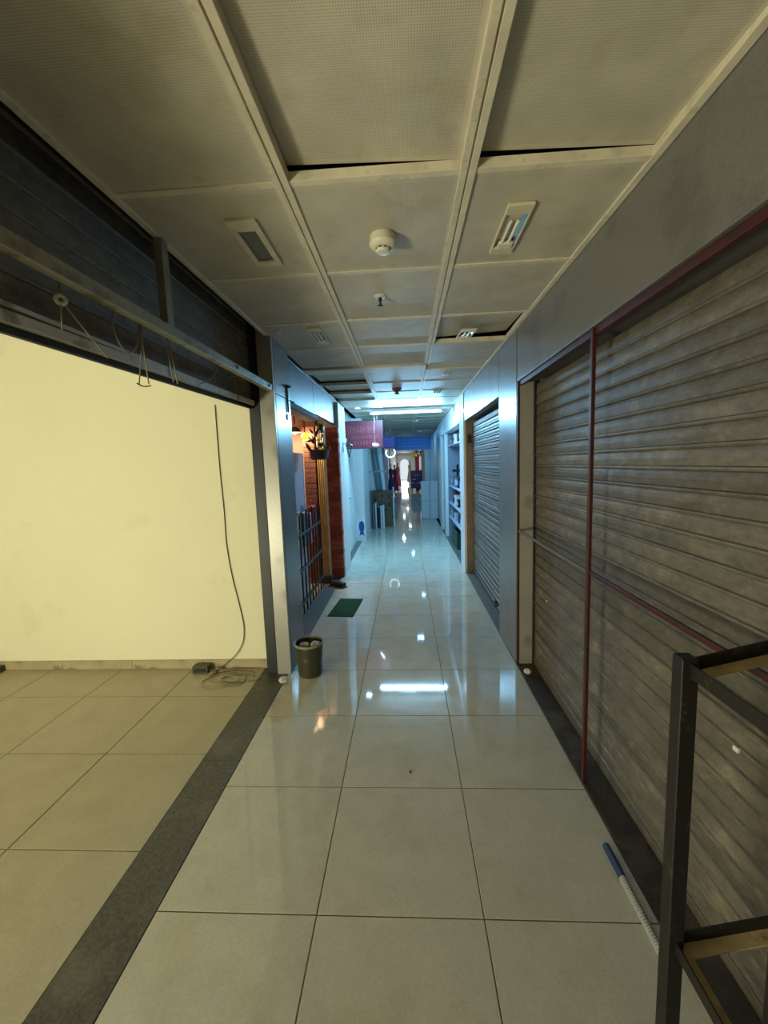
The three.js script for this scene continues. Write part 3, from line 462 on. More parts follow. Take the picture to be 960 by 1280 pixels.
// ------------------------------------------------------------------ sloped rack of angle iron by the shutter
{
  const X = 0.566, DK = 0.85, t = thing('angle_iron_rack', 'black angle iron rack with sloping open shelves in front of the wide shutter', 'rack', [X, 0, DK]);
  const S = 0.245, xb = 0.805, dn = 0.05, y1 = 1.19, y2 = 0.545, th = 0.004, wl = 0.036;
  const legs = [[X, DK, 1], [X, dn, 1], [xb, DK, -1], [xb, dn, -1]];
  for (const [x, d, s] of legs) { const top = y1 + (x - X) * S + 0.008, sd = d > 0.4 ? -1 : 1; part('leg', rbox(x - 0.017, x + 0.017, 0, top, d - 0.017, d + 0.017, 0.003), M.blackIron, t); }
  for (const y of [y1, y2]) {
    const up = 0.030, fl = 0.030;
    for (const d of [DK, dn]) { const sd = d > 0.4 ? -1 : 1; const a = V(X, y, d), b = V(xb, y + (xb - X) * S, d);
      const c = part('cross_angle', bar(a.clone().add(new THREE.Vector3(0, -up / 2, 0)), b.clone().add(new THREE.Vector3(0, -up / 2, 0)), th, up), M.blackIron, t);
      part('dusty_ledge', bar(a.clone().add(new THREE.Vector3(0, -up, -sd * fl / 2)), b.clone().add(new THREE.Vector3(0, -up, -sd * fl / 2)), fl, th), M.dusty, c, 'dusty ledge'); }
    for (const [x, s] of [[X, 1], [xb, -1]]) { const yy = y + (x - X) * S; const c = part('side_angle', rbox(x - th / 2, x + th / 2, yy - up, yy, dn, DK, 0.001), M.blackIron, t); part('dusty_ledge', rbox(Math.min(x, x + s * fl), Math.max(x, x + s * fl), yy - up - th / 2 + (s > 0 ? 0.004 : -0.004), yy - up + th / 2 + (s > 0 ? 0.004 : -0.004), dn, DK, 0.001), y === y1 ? M.blackIron : M.dusty, c, 'dusty ledge'); }
  }
}
// ribbed hose end on the floor
{
  const t = thing('ribbed_hose', 'short ribbed grey hose with blue nozzle lying along the threshold', 'hose', [0.78, 0, 1.4]);
  const a = V(0.782, 0.016, 1.60), b = V(0.781, 0.016, 1.46), c = V(0.779, 0.016, 1.205);
  part('nozzle', tri(new THREE.CapsuleGeometry(0.0145, 0.12, 6, 14).rotateX(Math.PI / 2).translate(a.x, 0.015, -1.53)), M.hoseBlue, t, 'dark blue nozzle');
  part('core', rod(b, c, 0.0105, 12), M.hoseGrey, t);
  const g = new THREE.TorusGeometry(0.0115, 0.0035, 6, 14); for (let k = 0; k < 26; k++) piece('rib', g, M.hoseGrey, t, 0.781 - 0.002 * k / 26, 0.0152, 1.455 - k * 0.0096);
}
// ------------------------------------------------------------------ shop behind the grille (left of the passage)
{
  const w = structure('wall_grille_shop', 'pinkish walls and warm floor inside the grilled shop', 'wall');
  part('rear_wall', box(-2.9, -2.8, 0, 2.7, 3.32, 5.95), M.pinkWall, w);
  part('side_wall', box(-2.8, -1.26, 0, 2.7, 5.9, 6.02), M.pinkWall, w);
  part('near_wall', box(-2.8, -1.09, 0, 2.7, 3.33, 3.40), M.cream, w);
  part('shop_floor', box(-2.8, -1.181, -0.05, 0.0, 3.33, 5.95), M.warmFloor, w);
  part('shop_ceiling', box(-2.8, -1.16, 2.6, 2.68, 3.33, 5.95), M.offWhite, w);
  const f = thing('sign_fascia', 'dark glossy plum fascia above the grilled shop', 'fascia', [-1.0, 2.2, 4.7]);
  part('panel', rbox(-1.03, -0.985, 2.19, HC + 0.05, 3.50, 4.62, 0.004), M.darkGloss, f); part('panel', rbox(-1.03, -0.985, 2.19, HC + 0.05, 4.625, 6.55, 0.004), M.darkGloss, f);
  part('edge_trim', rbox(-0.99, -0.975, HC - 0.03, HC - 0.018, 3.5, 6.55, 0.002), M.galv, f, 'bright metal edge');
  const aw = thing('awning_beam', 'dark timber awning beam with a gold edge over the grille', 'beam', [-1.0, 2.13, 4.1]);
  part('beam', rbox(-1.10, -0.955, 2.115, 2.165, 3.56, 4.7, 0.006), M.darkWood, aw); part('gold_edge', rbox(-1.0, -0.958, 2.166, 2.182, 3.7, 4.55, 0.004), M.goldWood, aw, 'gilded moulding');
  const lp = thing('shop_lamp', 'amber globe lamp glowing behind the hanging planter', 'lamp', [-1.30, 2.2, 5.45]);
  part('globe', lathe([[0.0001, -0.24], [0.03, -0.235], [0.05, -0.205], [0.05, -0.18], [0.03, -0.155], [0.012, -0.15]], -1.30, 2.2, 5.45, 20), M.glowAmber, lp); part('stem', rod(V(-1.30, 2.05, 5.45), V(-1.30, 2.6, 5.45), 0.008), M.darkWood, lp);
  { const l = new THREE.PointLight(AMBER, 0.5); l.position.set(0, -0.195, 0); lp.add(l); }
  const bu = thing('shop_bulb', 'shaded warm bulb hanging inside the grilled shop', 'lamp', [-1.42, 2.19, 5.42]);
  part('bulb', tri(new THREE.SphereGeometry(0.03, 18, 12).translate(-1.42, 2.06, -5.42)), M.glowBulb, bu); part('holder', rod(V(-1.42, 2.10, 5.42), V(-1.42, 2.6, 5.42), 0.012), M.darkWood, bu);
  part('shade', lathe([[0.016, 2.125], [0.05, 2.105], [0.085, 2.055], [0.089, 2.056], [0.054, 2.110], [0.016, 2.130]], -1.42, 0, 5.42, 28), M.darkWood, bu);
  { const l = new THREE.PointLight(rgb(1, 0.74, 0.46), BULB_LIGHT); l.position.set(0, -0.13, 0); l.shadow.radius = 1.5; bu.add(l); }
  const cl = thing('ceiling_lamp', 'warm panel lamp on the ceiling inside the grilled shop', 'lamp', [-2.0, 2.6, 4.7]);
  part('housing', rbox(-2.32, -1.68, 2.585, 2.6, 4.38, 5.02, 0.004), M.offWhite, cl); part('diffuser', rbox(-2.3, -1.7, 2.575, 2.586, 4.4, 5.0, 0.003), std({ color: 0x000000, emissive: AMBER, emissiveIntensity: 2 }), cl);
  glowRect(cl, 0.6, 0.6, V(-2.0, 2.57, 4.7), V(-2.0, 0, 4.7), rgb(1, 0.72, 0.45), CAFE_LIGHT);
  // folding grille gate
  const g = thing('grille_gate', 'black steel bar gate with three cross rails closing the shop', 'gate', [-1.15, 0, 4.5]);
  const d0 = 3.6, d1 = 5.42, X = -1.15;
  for (let k = 0; k <= 12; k++) { const d = d0 + (d1 - d0) * k / 12; part('bar', rod(V(X, 0.012, d), V(X, 1.10 + 0.03 * (k % 2), d), 0.009, 8), M.black, g); }
  for (const y of [0.14, 0.50, 0.88]) part('cross_rail', rbox(X - 0.014, X + 0.014, y - 0.016, y + 0.016, d0 - 0.01, d1 + 0.01, 0.003), M.black, g);
  part('latch', rbox(X + 0.01, X + 0.05, 1.12, 1.15, 4.14, 4.22, 0.004), M.galv, g, 'bright latch'); part('latch', rbox(X + 0.008, X + 0.03, 0.93, 0.95, 4.2, 4.26, 0.003), M.galv, g, 'bright latch');
  // lilac glass door leaf and framing behind
  const dr = thing('shop_door', 'pale lilac glazed door leaf standing open behind the grille', 'door', [-1.25, 0, 4.7]);
  part('leaf', rbox(-1.31, -1.275, 0.02, 1.78, 4.3, 5.15, 0.004), M.lilac, dr);
  each('stile', [rbox(-1.315, -1.27, 0.02, 1.78, 4.26, 4.30, 0.004), rbox(-1.315, -1.27, 0.02, 1.78, 5.15, 5.19, 0.004)], M.whiteDoor, dr);
  part('pull_handle', rod(V(-1.262, 0.9, 4.28), V(-1.262, 1.3, 4.28), 0.008), M.black, dr);
  // bagged goods hung behind the grille
  [[4.42, 0.72, M.creamCloth, 'cream cloth bag hung behind the grille'], [4.72, 0.70, M.slate, 'dark grey bag hung behind the grille'], [4.98, 0.66, M.roseCloth, 'rose red bag hung behind the grille'], [5.22, 0.72, M.crimson, 'crimson bag hung behind the grille']].forEach(([d, y, m, l]) => {
    const t = thing('hanging_bag', l, 'bag', [-1.205, y, d], 'bags behind the grille'); const b = new RoundedBoxGeometry(0.07, 0.40, 0.2, 4, 0.03); const p = b.attributes.position; for (let i = 0; i < p.count; i++) p.setZ(i, p.getZ(i) * (1.05 - 0.8 * Math.max(0, p.getY(i)) + 0.1 * Math.sin(p.getY(i) * 22))); b.computeVertexNormals(); b.translate(-1.205, y + 0.2, -d); part('sack', tri(b), m, t);
    part('strap', wire([[-1.205, y + 0.38, d - 0.06], [-1.205, y + 0.46, d - 0.03], [-1.205, y + 0.46, d + 0.03], [-1.205, y + 0.38, d + 0.06]], 0.006), m, t); });
  // brown brick pier, gilded post, red brick column
  function brickPier(name, label, x0, x1, d0, d1, y1, mats, side) {
    const t = thing(name, label, 'column', [(x0 + x1) / 2, 0, (d0 + d1) / 2]); part('mortar_core', box(x0 + 0.006, x1 - 0.006, 0, y1, d0 + 0.006, d1 - 0.006), M.mortar, t);
    const h = 0.062, p = 0.069, full = rbox(-(x1 - x0) / 2, (x1 - x0) / 2, -h / 2, h / 2, -(d1 - d0) / 2, (d1 - d0) / 2, 0.004), half = rbox(-(x1 - x0) / 4 + 0.003, (x1 - x0) / 4 - 0.003, -h / 2, h / 2, -(d1 - d0) / 2, (d1 - d0) / 2, 0.004);
    for (let k = 0; (k + 1) * p < y1; k++) { const y = (k + 0.5) * p; if (k % 2) piece('brick', full, mats[Math.floor(rnd() * mats.length)], t, (x0 + x1) / 2 + rr(-0.002, 0.002), y, (d0 + d1) / 2); else for (const s of [-1, 1]) piece('brick', half, mats[Math.floor(rnd() * mats.length)], t, (x0 + x1) / 2 + s * (x1 - x0) / 4, y, (d0 + d1) / 2 + rr(-0.002, 0.002)); }
    return t;
  }
  brickPier('brick_column', 'red brick faced column beside the white doors', -1.105, -0.925, 5.84, 5.96, 2.14, M.brick);
  brickPier('brick_column', 'brown brick pier behind the gilded post', -1.36, -1.20, 5.56, 5.68, 2.14, [M.brickBrown]);
  const po = thing('wooden_post', 'gilded fluted timber post next to the red brick column', 'post', [-1.125, 0, 5.6]);
  for (let k = 0; k < 4; k++) part('flute', rod(V(-1.165 + k * 0.026, 0.10, 5.57), V(-1.165 + k * 0.026, 2.14, 5.57), 0.0135, 10), M.goldWood, po);
  part('shaft', rbox(-1.18, -1.075, 0.0, 2.14, 5.575, 5.66, 0.004), M.goldWood, po); part('plinth', rbox(-1.19, -1.065, 0.0, 0.11, 5.54, 5.665, 0.004), M.darkWood, po);
  const lt = structure('wall_brick_return', 'white plaster return beside the red brick column', 'wall'); part('plaster', rbox(-1.10, -0.93, 0.0, 2.5, 5.965, 6.6, 0.003), M.offWhite, lt);
  // hanging planter
  const pl = thing('hanging_planter', 'dark hanging planter with trailing leaves in front of the brick column', 'planter', [-1.05, 1.7, 5.1]);
  part('pot', lathe([[0.0001, 0.0], [0.09, 0.0], [0.105, 0.02], [0.12, 0.12], [0.112, 0.12], [0.1, 0.03], [0.0001, 0.02]], -1.05, 1.69, 5.1, 28), M.pot, pl);
  each('hanger', [rod(V(-1.05, 1.8, 5.1), V(-1.05, 2.19, 5.1), 0.005)], M.black, pl);
  const lg = (s) => { const q = new THREE.Shape(); q.moveTo(0, 0); q.quadraticCurveTo(0.5 * s, 0.35 * s, 0, 1.1 * s); q.quadraticCurveTo(-0.5 * s, 0.35 * s, 0, 0); const e = new THREE.ExtrudeGeometry(q, { depth: 0.002, bevelEnabled: false, curveSegments: 4 }); const p = e.attributes.position; for (let i = 0; i < p.count; i++) { p.setZ(i, p.getZ(i) - 0.4 * p.getY(i) * p.getY(i) / s); } e.computeVertexNormals(); return tri(e); };
  const L = [lg(0.07), lg(0.09), lg(0.055)];
  for (let k = 0; k < 46; k++) { const a = rnd() * 6.28, r = rr(0.02, 0.12); piece('leaf', L[k % 3], k % 11 === 3 ? M.goldWood : k % 3 ? M.leaf : M.pot, pl, -1.05 + r * Math.cos(a) * 1.05, 1.80 + rr(-0.06, 0.26) * (1 - r * 2), 5.1 + r * Math.sin(a), rr(-1, 1), a, rr(-1.4, 1.4)); }
  for (let k = 0; k < 5; k++) part('trailing_stem', wire([[-1.05 + 0.1 * Math.cos(k * 1.3 + 2), 1.80, 5.1 + 0.1 * Math.sin(k * 1.3)], [-1.05 + 0.14 * Math.cos(k * 1.3 + 2), 1.84, 5.1 + 0.13 * Math.sin(k * 1.3)], [-1.05 + 0.155 * Math.cos(k * 1.3 + 2), 1.70, 5.1 + 0.15 * Math.sin(k * 1.3)]], 0.004), M.leaf, pl);
  // shoes by the post
  const sh = thing('shoe', 'dark shoe lying at the foot of the gilded post', 'shoe', [-0.95, 0, 5.40]);
  { const s = new RoundedBoxGeometry(0.10, 0.07, 0.26, 5, 0.034); const p = s.attributes.position; for (let i = 0; i < p.count; i++) { const z = p.getZ(i); p.setY(i, p.getY(i) * (z > 0 ? 1 : 0.75) - (z < 0 ? 0.004 : 0)); p.setX(i, p.getX(i) * (1 - 0.9 * Math.max(0, Math.abs(z) - 0.06))); } s.computeVertexNormals(); s.rotateY(0.9); s.translate(-0.95, 0.042, -5.40); part('upper', tri(s), M.black, sh);
    const so = new RoundedBoxGeometry(0.105, 0.014, 0.27, 3, 0.006); so.rotateY(0.9); so.translate(-0.95, 0.0075, -5.40); part('sole', tri(so), M.cordDark, sh); }
}
// ------------------------------------------------------------------ white doors further along
{
  const w = structure('wall_left', 'white wall holding the pale doors beyond the brick column', 'wall');
  part('plaster', [box(-1.25, -1.09, 0, 2.6, 6.0, 8.52), box(-1.25, -1.09, 2.03, 2.6, 8.52, 8.61), box(-1.25, -1.09, 0, 2.6, 8.61, 8.9), box(-1.25, -0.89, 0, 2.56, 8.68, 8.80), box(-1.0, -0.885, 0, 2.56, 8.8, 10.0)], M.whiteDoor, w);
  const d1 = structure('door_1', 'tall white flush door leaf beside the red brick column', 'door');
  part('leaf', rbox(-1.088, -1.06, 0.004, 2.02, 6.62, 7.66, 0.004), M.whiteDoor, d1); part('leaf', rbox(-1.088, -1.06, 0.004, 2.02, 7.67, 8.52, 0.004), M.whiteDoor, d1);
  part('door_handle', [rod(V(-1.06, 1.0, 7.60), V(-1.02, 1.0, 7.60), 0.008), rod(V(-1.02, 1.0, 7.60), V(-1.02, 1.0, 7.48), 0.008)], M.chrome, d1);
  part('frame_head', rbox(-1.09, -1.05, 2.03, 2.09, 6.6, 8.66, 0.004), M.whiteGloss, d1);
  const st = solo('wall_sticker', (() => { const s = new THREE.Shape(); s.moveTo(0, 0.16); s.bezierCurveTo(0.075, 0.16, 0.07, -0.02, 0.03, -0.06); s.lineTo(0.055, -0.16); s.lineTo(0, -0.12); s.lineTo(-0.055, -0.16); s.lineTo(-0.03, -0.06); s.bezierCurveTo(-0.07, -0.02, -0.075, 0.16, 0, 0.16); const g = new THREE.ExtrudeGeometry(s, { depth: 0.002, bevelEnabled: false }); g.translate(-0.962, 0.27, -8.679); return tri(g); })(), M.blueSticker, 'blue fish shaped sticker low on the white wall return', 'sticker', [-0.962, 0.27, 8.679]);
  // wall lantern
  const l = thing('wall_lantern', 'small black wall lantern above the white doors', 'lantern', [-0.84, 1.75, 6.3]);
  part('arm', [rod(V(-0.93, 1.93, 6.3), V(-0.84, 1.93, 6.3), 0.006), rod(V(-0.93, 1.80, 6.3), V(-0.93, 1.96, 6.3), 0.008)], M.black, l);
  part('cage', [0, 1, 2, 3].map(k => { const a = k * Math.PI / 2 + 0.7; return rod(V(-0.84 + 0.05 * Math.cos(a), 1.90, 6.3 + 0.05 * Math.sin(a)), V(-0.84 + 0.015 * Math.cos(a), 1.78, 6.3 + 0.015 * Math.sin(a)), 0.004, 6); }), M.black, l);
  part('roof', lathe([[0.065, 0], [0.03, 0.03], [0.0001, 0.045]], -0.84, 1.90, 6.3, 4), M.black, l);
  part('finial', lathe([[0.0001, -0.05], [0.012, -0.03], [0.006, -0.01], [0.022, 0.0], [0.0001, 0.006]], -0.84, 1.775, 6.3, 10), M.black, l);
}
// ------------------------------------------------------------------ hanging signs (lettering too small to read: pale strokes only)
function signTex(bg, fg, rowsSpec) {
  const c = document.createElement('canvas'); c.width = 512; c.height = 336; const x = c.getContext('2d'); x.fillStyle = bg; x.fillRect(0, 0, 512, 336); x.fillStyle = fg; let s = 3;
  for (const [y, h, n, x0, x1] of rowsSpec) for (let k = 0; k < n; k++) { const w = (x1 - x0) / n; s = (s * 37 + 11) % 101; x.globalAlpha = 0.45 + 0.4 * (s / 101); x.fillRect(x0 + k * w + w * 0.15, y + (s % 5), w * 0.28, h); x.fillRect(x0 + k * w + w * 0.15, y + (s % 3) * h * 0.33, w * 0.6, h * 0.16); }
  const t = new THREE.CanvasTexture(c); t.colorSpace = THREE.SRGBColorSpace; return t;
}
function hangSign(name, label, x0, x1, y0, y1, d, bg, fg, rowsSpec, frame) {
  const t = thing(name, label, 'sign', [(x0 + x1) / 2, y0, d]);
  part('board', rbox(x0, x1, y0, y1, d, d + 0.05, 0.006), frame, t);
  const f = new THREE.PlaneGeometry(x1 - x0 - 0.03, y1 - y0 - 0.03); f.translate((x0 + x1) / 2, (y0 + y1) / 2, -d + 0.0015); part('printed_face', f, std({ map: signTex(bg, fg, rowsSpec), roughness: 0.5 }), t);
  each('hanger', [rod(V(x0 + 0.1, y1, d + 0.025), V(x0 + 0.1, HC, d + 0.025), 0.006), rod(V(x1 - 0.1, y1, d + 0.025), V(x1 - 0.1, HC, d + 0.025), 0.006)], M.galv, t);
}
hangSign('hanging_sign', 'maroon hanging shop sign with faint red lettering beyond the brick column', -1.13, -0.39, 1.90, 2.40, 7.62, '#641f2c', '#a04a52', [[60, 90, 11, 60, 420], [180, 40, 16, 120, 470], [245, 50, 7, 140, 420]], M.darkGloss);
hangSign('hanging_sign', 'small violet hanging sign past the maroon one', -0.53, -0.24, 1.98, 2.26, 10.0, '#3f2c80', '#6a60b8', [[50, 60, 6, 60, 450], [150, 50, 8, 60, 450], [240, 40, 7, 60, 450]], M.navy);
hangSign('hanging_banner', 'wide blue banner across the passage ahead of the clothes', -0.37, 0.88, 2.03, 2.50, 14.0, '#4a84d8', '#86b4ee', [[60, 50, 14, 40, 470], [140, 40, 18, 40, 470], [220, 50, 12, 60, 440]], M.lilac);
{
  const t = thing('ring_light', 'open ring of cool white neon above the leaning panels', 'lamp', [-0.42, 1.92, 12.0]);
  const g = new THREE.TorusGeometry(0.13, 0.018, 8, 40, Math.PI * 1.45); g.rotateZ(Math.PI * 0.78); g.translate(-0.42, 1.92, -12); part('neon_tube', tri(g), M.glowRing, t);
  part('cord', rod(V(-0.42, 2.05, 12.02), V(-0.42, HC, 12.02), 0.004), M.black, t); part('mount', rbox(-0.44, -0.40, 1.78, 2.06, 12.015, 12.03, 0.004), M.whiteGloss, t);
}
// ------------------------------------------------------------------ goods stacked beyond the doors
{
  const c = thing('carton_stack', 'large brown carton standing against the wall beyond the doors', 'carton', [-0.6, 0, 10.9]);
  part('body', rbox(-0.88, -0.345, 0, 0.90, 10.62, 11.2, 0.008), M.carton, c); part('lid_flap', rbox(-0.885, -0.34, 0.78, 0.915, 10.615, 11.205, 0.006), M.carton, c);
  part('corner_post', rbox(-0.345, -0.315, 0, 1.02, 10.62, 10.68, 0.004), M.whiteGloss, c, 'white corner post');
  const boards = [[-0.985, -0.87, 0.62, M.slate], [-0.86, -0.80, 0.60, M.slate], [-0.79, -0.755, 0.64, M.whiteGloss], [-0.745, -0.67, 0.56, M.slate], [-0.66, -0.62, 0.57, M.whiteGloss], [-0.61, -0.565, 0.58, M.whiteGloss]];
  const lab = ['wide slate grey board at the wall end of the row', 'slate grey board second in the row by the carton', 'tall thin white board between grey ones by the carton', 'dark board in the middle of the row by the carton', 'thin white board beside the dark middle one', 'white board at the passage end of the row'];
  boards.forEach(([a, b, h, m], i) => { const t = thing('standing_board', lab[i], 'board', [(a + b) / 2, 0, 10.4], 'boards standing in front of the carton'); part('panel', rbox(a, b, 0, h, 10.33, 10.58, 0.005), m, t); part('edge_strip', rbox(a + 0.004, b - 0.004, 0.03, h - 0.03, 10.325, 10.332, 0.002), i === 3 ? M.black : m, t); });
  [[-0.82, 0.15, -0.11, M.whiteGloss, 'broad white packed panel leaning on the carton'], [-0.685, 0.07, -0.10, M.slate, 'slim slate packed panel leaning on the carton'], [-0.60, 0.07, -0.09, M.teal, 'slim teal packed panel leaning on the carton'], [-0.51, 0.08, -0.08, M.whiteGloss, 'slim white packed panel leaning on the carton'], [-0.43, 0.06, -0.07, M.mauve, 'slim mauve packed panel leaning at the passage side']].forEach(([x, w, tilt, m, l]) => {
    const t = thing('leaning_panel', l, 'panel', [x, 0.916, 10.9], 'panels leaning on the carton'); const g = new RoundedBoxGeometry(w, 1.14, 0.09, 2, 0.012); g.translate(0, 0.57, 0); g.rotateZ(-tilt * -1 * -1); g.rotateX(0); const p = shadow(new THREE.Mesh(tri(g), m)); p.name = 'panel'; p.position.set(-0.06, 0.008, 0); t.add(p);
    const q = new RoundedBoxGeometry(w + 0.006, 0.05, 0.096, 2, 0.01); q.translate(0, 0.5, 0); q.rotateZ(-tilt * -1 * -1); const b = shadow(new THREE.Mesh(tri(q), M.lilac)); b.name = 'strap'; b.position.set(-0.06, 0.008, 0); t.add(b); });
  ['white carton at the bottom of the pair by the door jamb', 'white carton on top of the pair by the door jamb'].forEach((l, i) => { const y = i * 0.535, t = thing('white_carton', l, 'carton', [0.66, y, 12.0]); part('body', rbox(0.43, 0.90, y, y + 0.53, 11.95, 12.45, 0.008), M.whiteGloss, t); part('tape', rbox(0.65, 0.69, y + 0.02, y + 0.532, 11.947, 12.45, 0.002), M.lilac, t); });
}
// ------------------------------------------------------------------ open shop with shelves on the right
{
  const w = structure('wall_right_beyond', 'pale walls around the open shop and doorways past the shutters', 'wall');
  part('plaster', [box(1.75, 1.85, 0, 2.6, 6.2, 9.9), box(0.84, 1.75, 0, 2.56, 9.0, 9.08), box(0.84, 1.0, 2.2, HC, 6.41, 9.0), box(0.84, 0.95, 0, 2.56, 9.08, 9.2), box(0.84, 0.95, 2.2, 2.56, 9.2, 11.2), box(0.91, 1.0, 0, 2.56, 11.2, 15.0)], M.whiteDoor, w);
  part('shop_floor', box(1.121, 1.75, -0.05, 0.0, 6.2, 9.0), M.graniteGrey, w);
  const d = structure('door_2', 'pale blue white door leaf and jamb past the open shop', 'door');
  part('jamb', rbox(0.835, 0.90, 0, 2.2, 9.92, 10.35, 0.004), M.whiteGloss, d); part('leaf', rbox(0.88, 0.92, 0, 2.15, 10.5, 11.2, 0.004), M.whiteGloss, d);
  const s = thing('shelf_unit', 'white open display shelf unit in the shop past the narrow shutter', 'shelf', [1.1, 0, 7.7]);
  for (const y of [0.44, 0.74, 1.10, 1.92]) part('shelf_board', rbox(0.90, 1.6, y, y + 0.025, 7.0, 8.95, 0.004), M.lilac, s);
  part('back_panel', box(1.6, 1.62, 0, 2.3, 7.0, 8.95), M.slate, s); part('side_panel', rbox(0.90, 1.62, 0, 2.3, 8.95, 8.98, 0.004), M.dimBlue, s); part('upright', rbox(0.90, 0.93, 0, 2.3, 6.98, 7.01, 0.003), M.whiteGloss, s);
  function jar(x, y, d, r, h, m, label, group) { const t = thing('bottle', label, 'bottle', [x, y, d], group); part('body', lathe([[0.0001, 0], [r, 0], [r, h * 0.6], [r * 0.5, h * 0.78], [r * 0.4, h * 0.9], [0.0001, h * 0.9]], x, y, d, 16), m, t); part('cap', lathe([[r * 0.45, h * 0.86], [r * 0.45, h], [0.0001, h]], x, y, d, 12), M.navy, t); }
  function gadget(x, y, d, w, h, m, label) { const t = thing('appliance_box', label, 'box', [x, y, d], 'boxed goods on the shelves'); part('body', rbox(x - w / 2, x + w / 2, y, y + h, d - w / 2, d + w / 2, 0.008), m, t); part('label_panel', rbox(x - w / 2 - 0.002, x - w / 2 + 0.002, y + h * 0.3, y + h * 0.7, d - w * 0.3, d + w * 0.3, 0.0008), m === M.whiteGloss ? M.navy : M.whiteGloss, t); }
  const lev = [0.466, 0.766, 1.126, 1.946], nm = ['bottom', 'second', 'third', 'top'], mats = [M.slate, M.whiteGloss, M.navy, M.crimson, M.lilac, M.black];
  lev.forEach((y, i) => { [7.3, 7.75, 8.2, 8.65].forEach((d, j) => { const m = mats[(i * 3 + j * 2) % 6], nmM = ['slate', 'white', 'navy', 'crimson', 'lilac', 'black'][(i * 3 + j * 2) % 6]; const pos = ['at the pillar end', 'next to the pillar end', 'next to the inner end', 'at the inner end'][j]; if ((i + j) % 3 === 1) jar(1.02, y, d, 0.07, 0.2 + 0.05 * (j % 2), m, `${nmM} bottle on the ${nm[i]} shelf ${pos}`, 'bottles on the shelves'); else gadget(1.04, y, d, 0.2, 0.14 + 0.05 * ((i + j) % 2), m, `${nmM} box on the ${nm[i]} shelf ${pos}`); }); });
  // wall fan on the shelf and a green crate on the floor
  const f = thing('table_fan', 'small dark table fan standing on the third shelf of the open shop', 'fan', [0.98, 1.126, 8.0]);
  part('foot', lathe([[0.0001, 0], [0.07, 0], [0.06, 0.02], [0.015, 0.03], [0.012, 0.2]], 0.98, 1.126, 8.0, 18), M.slate, f); part('cage', tri(new THREE.TorusGeometry(0.12, 0.008, 8, 28).rotateY(0.4).translate(0.98, 1.44, -7.98)), M.slate, f);
  for (let k = 0; k < 4; k++) { const b = new THREE.BoxGeometry(0.045, 0.10, 0.004); b.translate(0, 0.06, 0); b.rotateZ(k * Math.PI / 2); b.rotateY(0.4); b.translate(0.98, 1.44, -7.98); part('blade', tri(b), M.black, f); }
  part('hub', tri(new THREE.SphereGeometry(0.028, 14, 10).translate(0.98, 1.44, -7.975)), M.black, f);
  const g = thing('plastic_crate', 'dark green plastic crate on the floor of the open shop', 'crate', [1.05, 0.005, 7.9]);
  const cg = std({ color: rgb(0.012, 0.07, 0.045), roughness: 0.5 });
  each('wall_panel', [rbox(0.90, 0.915, 0.02, 0.3, 7.55, 8.35, 0.004), rbox(1.30, 1.315, 0.02, 0.3, 7.55, 8.35, 0.004), rbox(0.90, 1.315, 0.02, 0.3, 7.55, 7.565, 0.004), rbox(0.90, 1.315, 0.02, 0.3, 8.335, 8.35, 0.004)], cg, g); part('bottom', rbox(0.90, 1.315, 0.005, 0.022, 7.55, 8.35, 0.004), cg, g); each('rim', [rbox(0.892, 0.922, 0.295, 0.315, 7.54, 8.36, 0.004), rbox(1.295, 1.322, 0.295, 0.315, 7.54, 8.36, 0.004)], cg, g);
  const sl = thing('shelf_lamp', 'cool strip lamp under the ceiling of the open shop', 'lamp', [1.3, 2.5, 7.6]); part('housing', rbox(1.25, 1.35, 2.5, 2.55, 6.9, 8.3, 0.006), M.whiteGloss, sl); part('diffuser', rbox(1.26, 1.34, 2.485, 2.5, 6.95, 8.25, 0.006), M.glowPanel, sl); glowRect(sl, 0.08, 1.3, V(1.3, 2.48, 7.6), V(1.3, 0, 7.6), COOL, PANEL_LIGHT * 0.024);
}
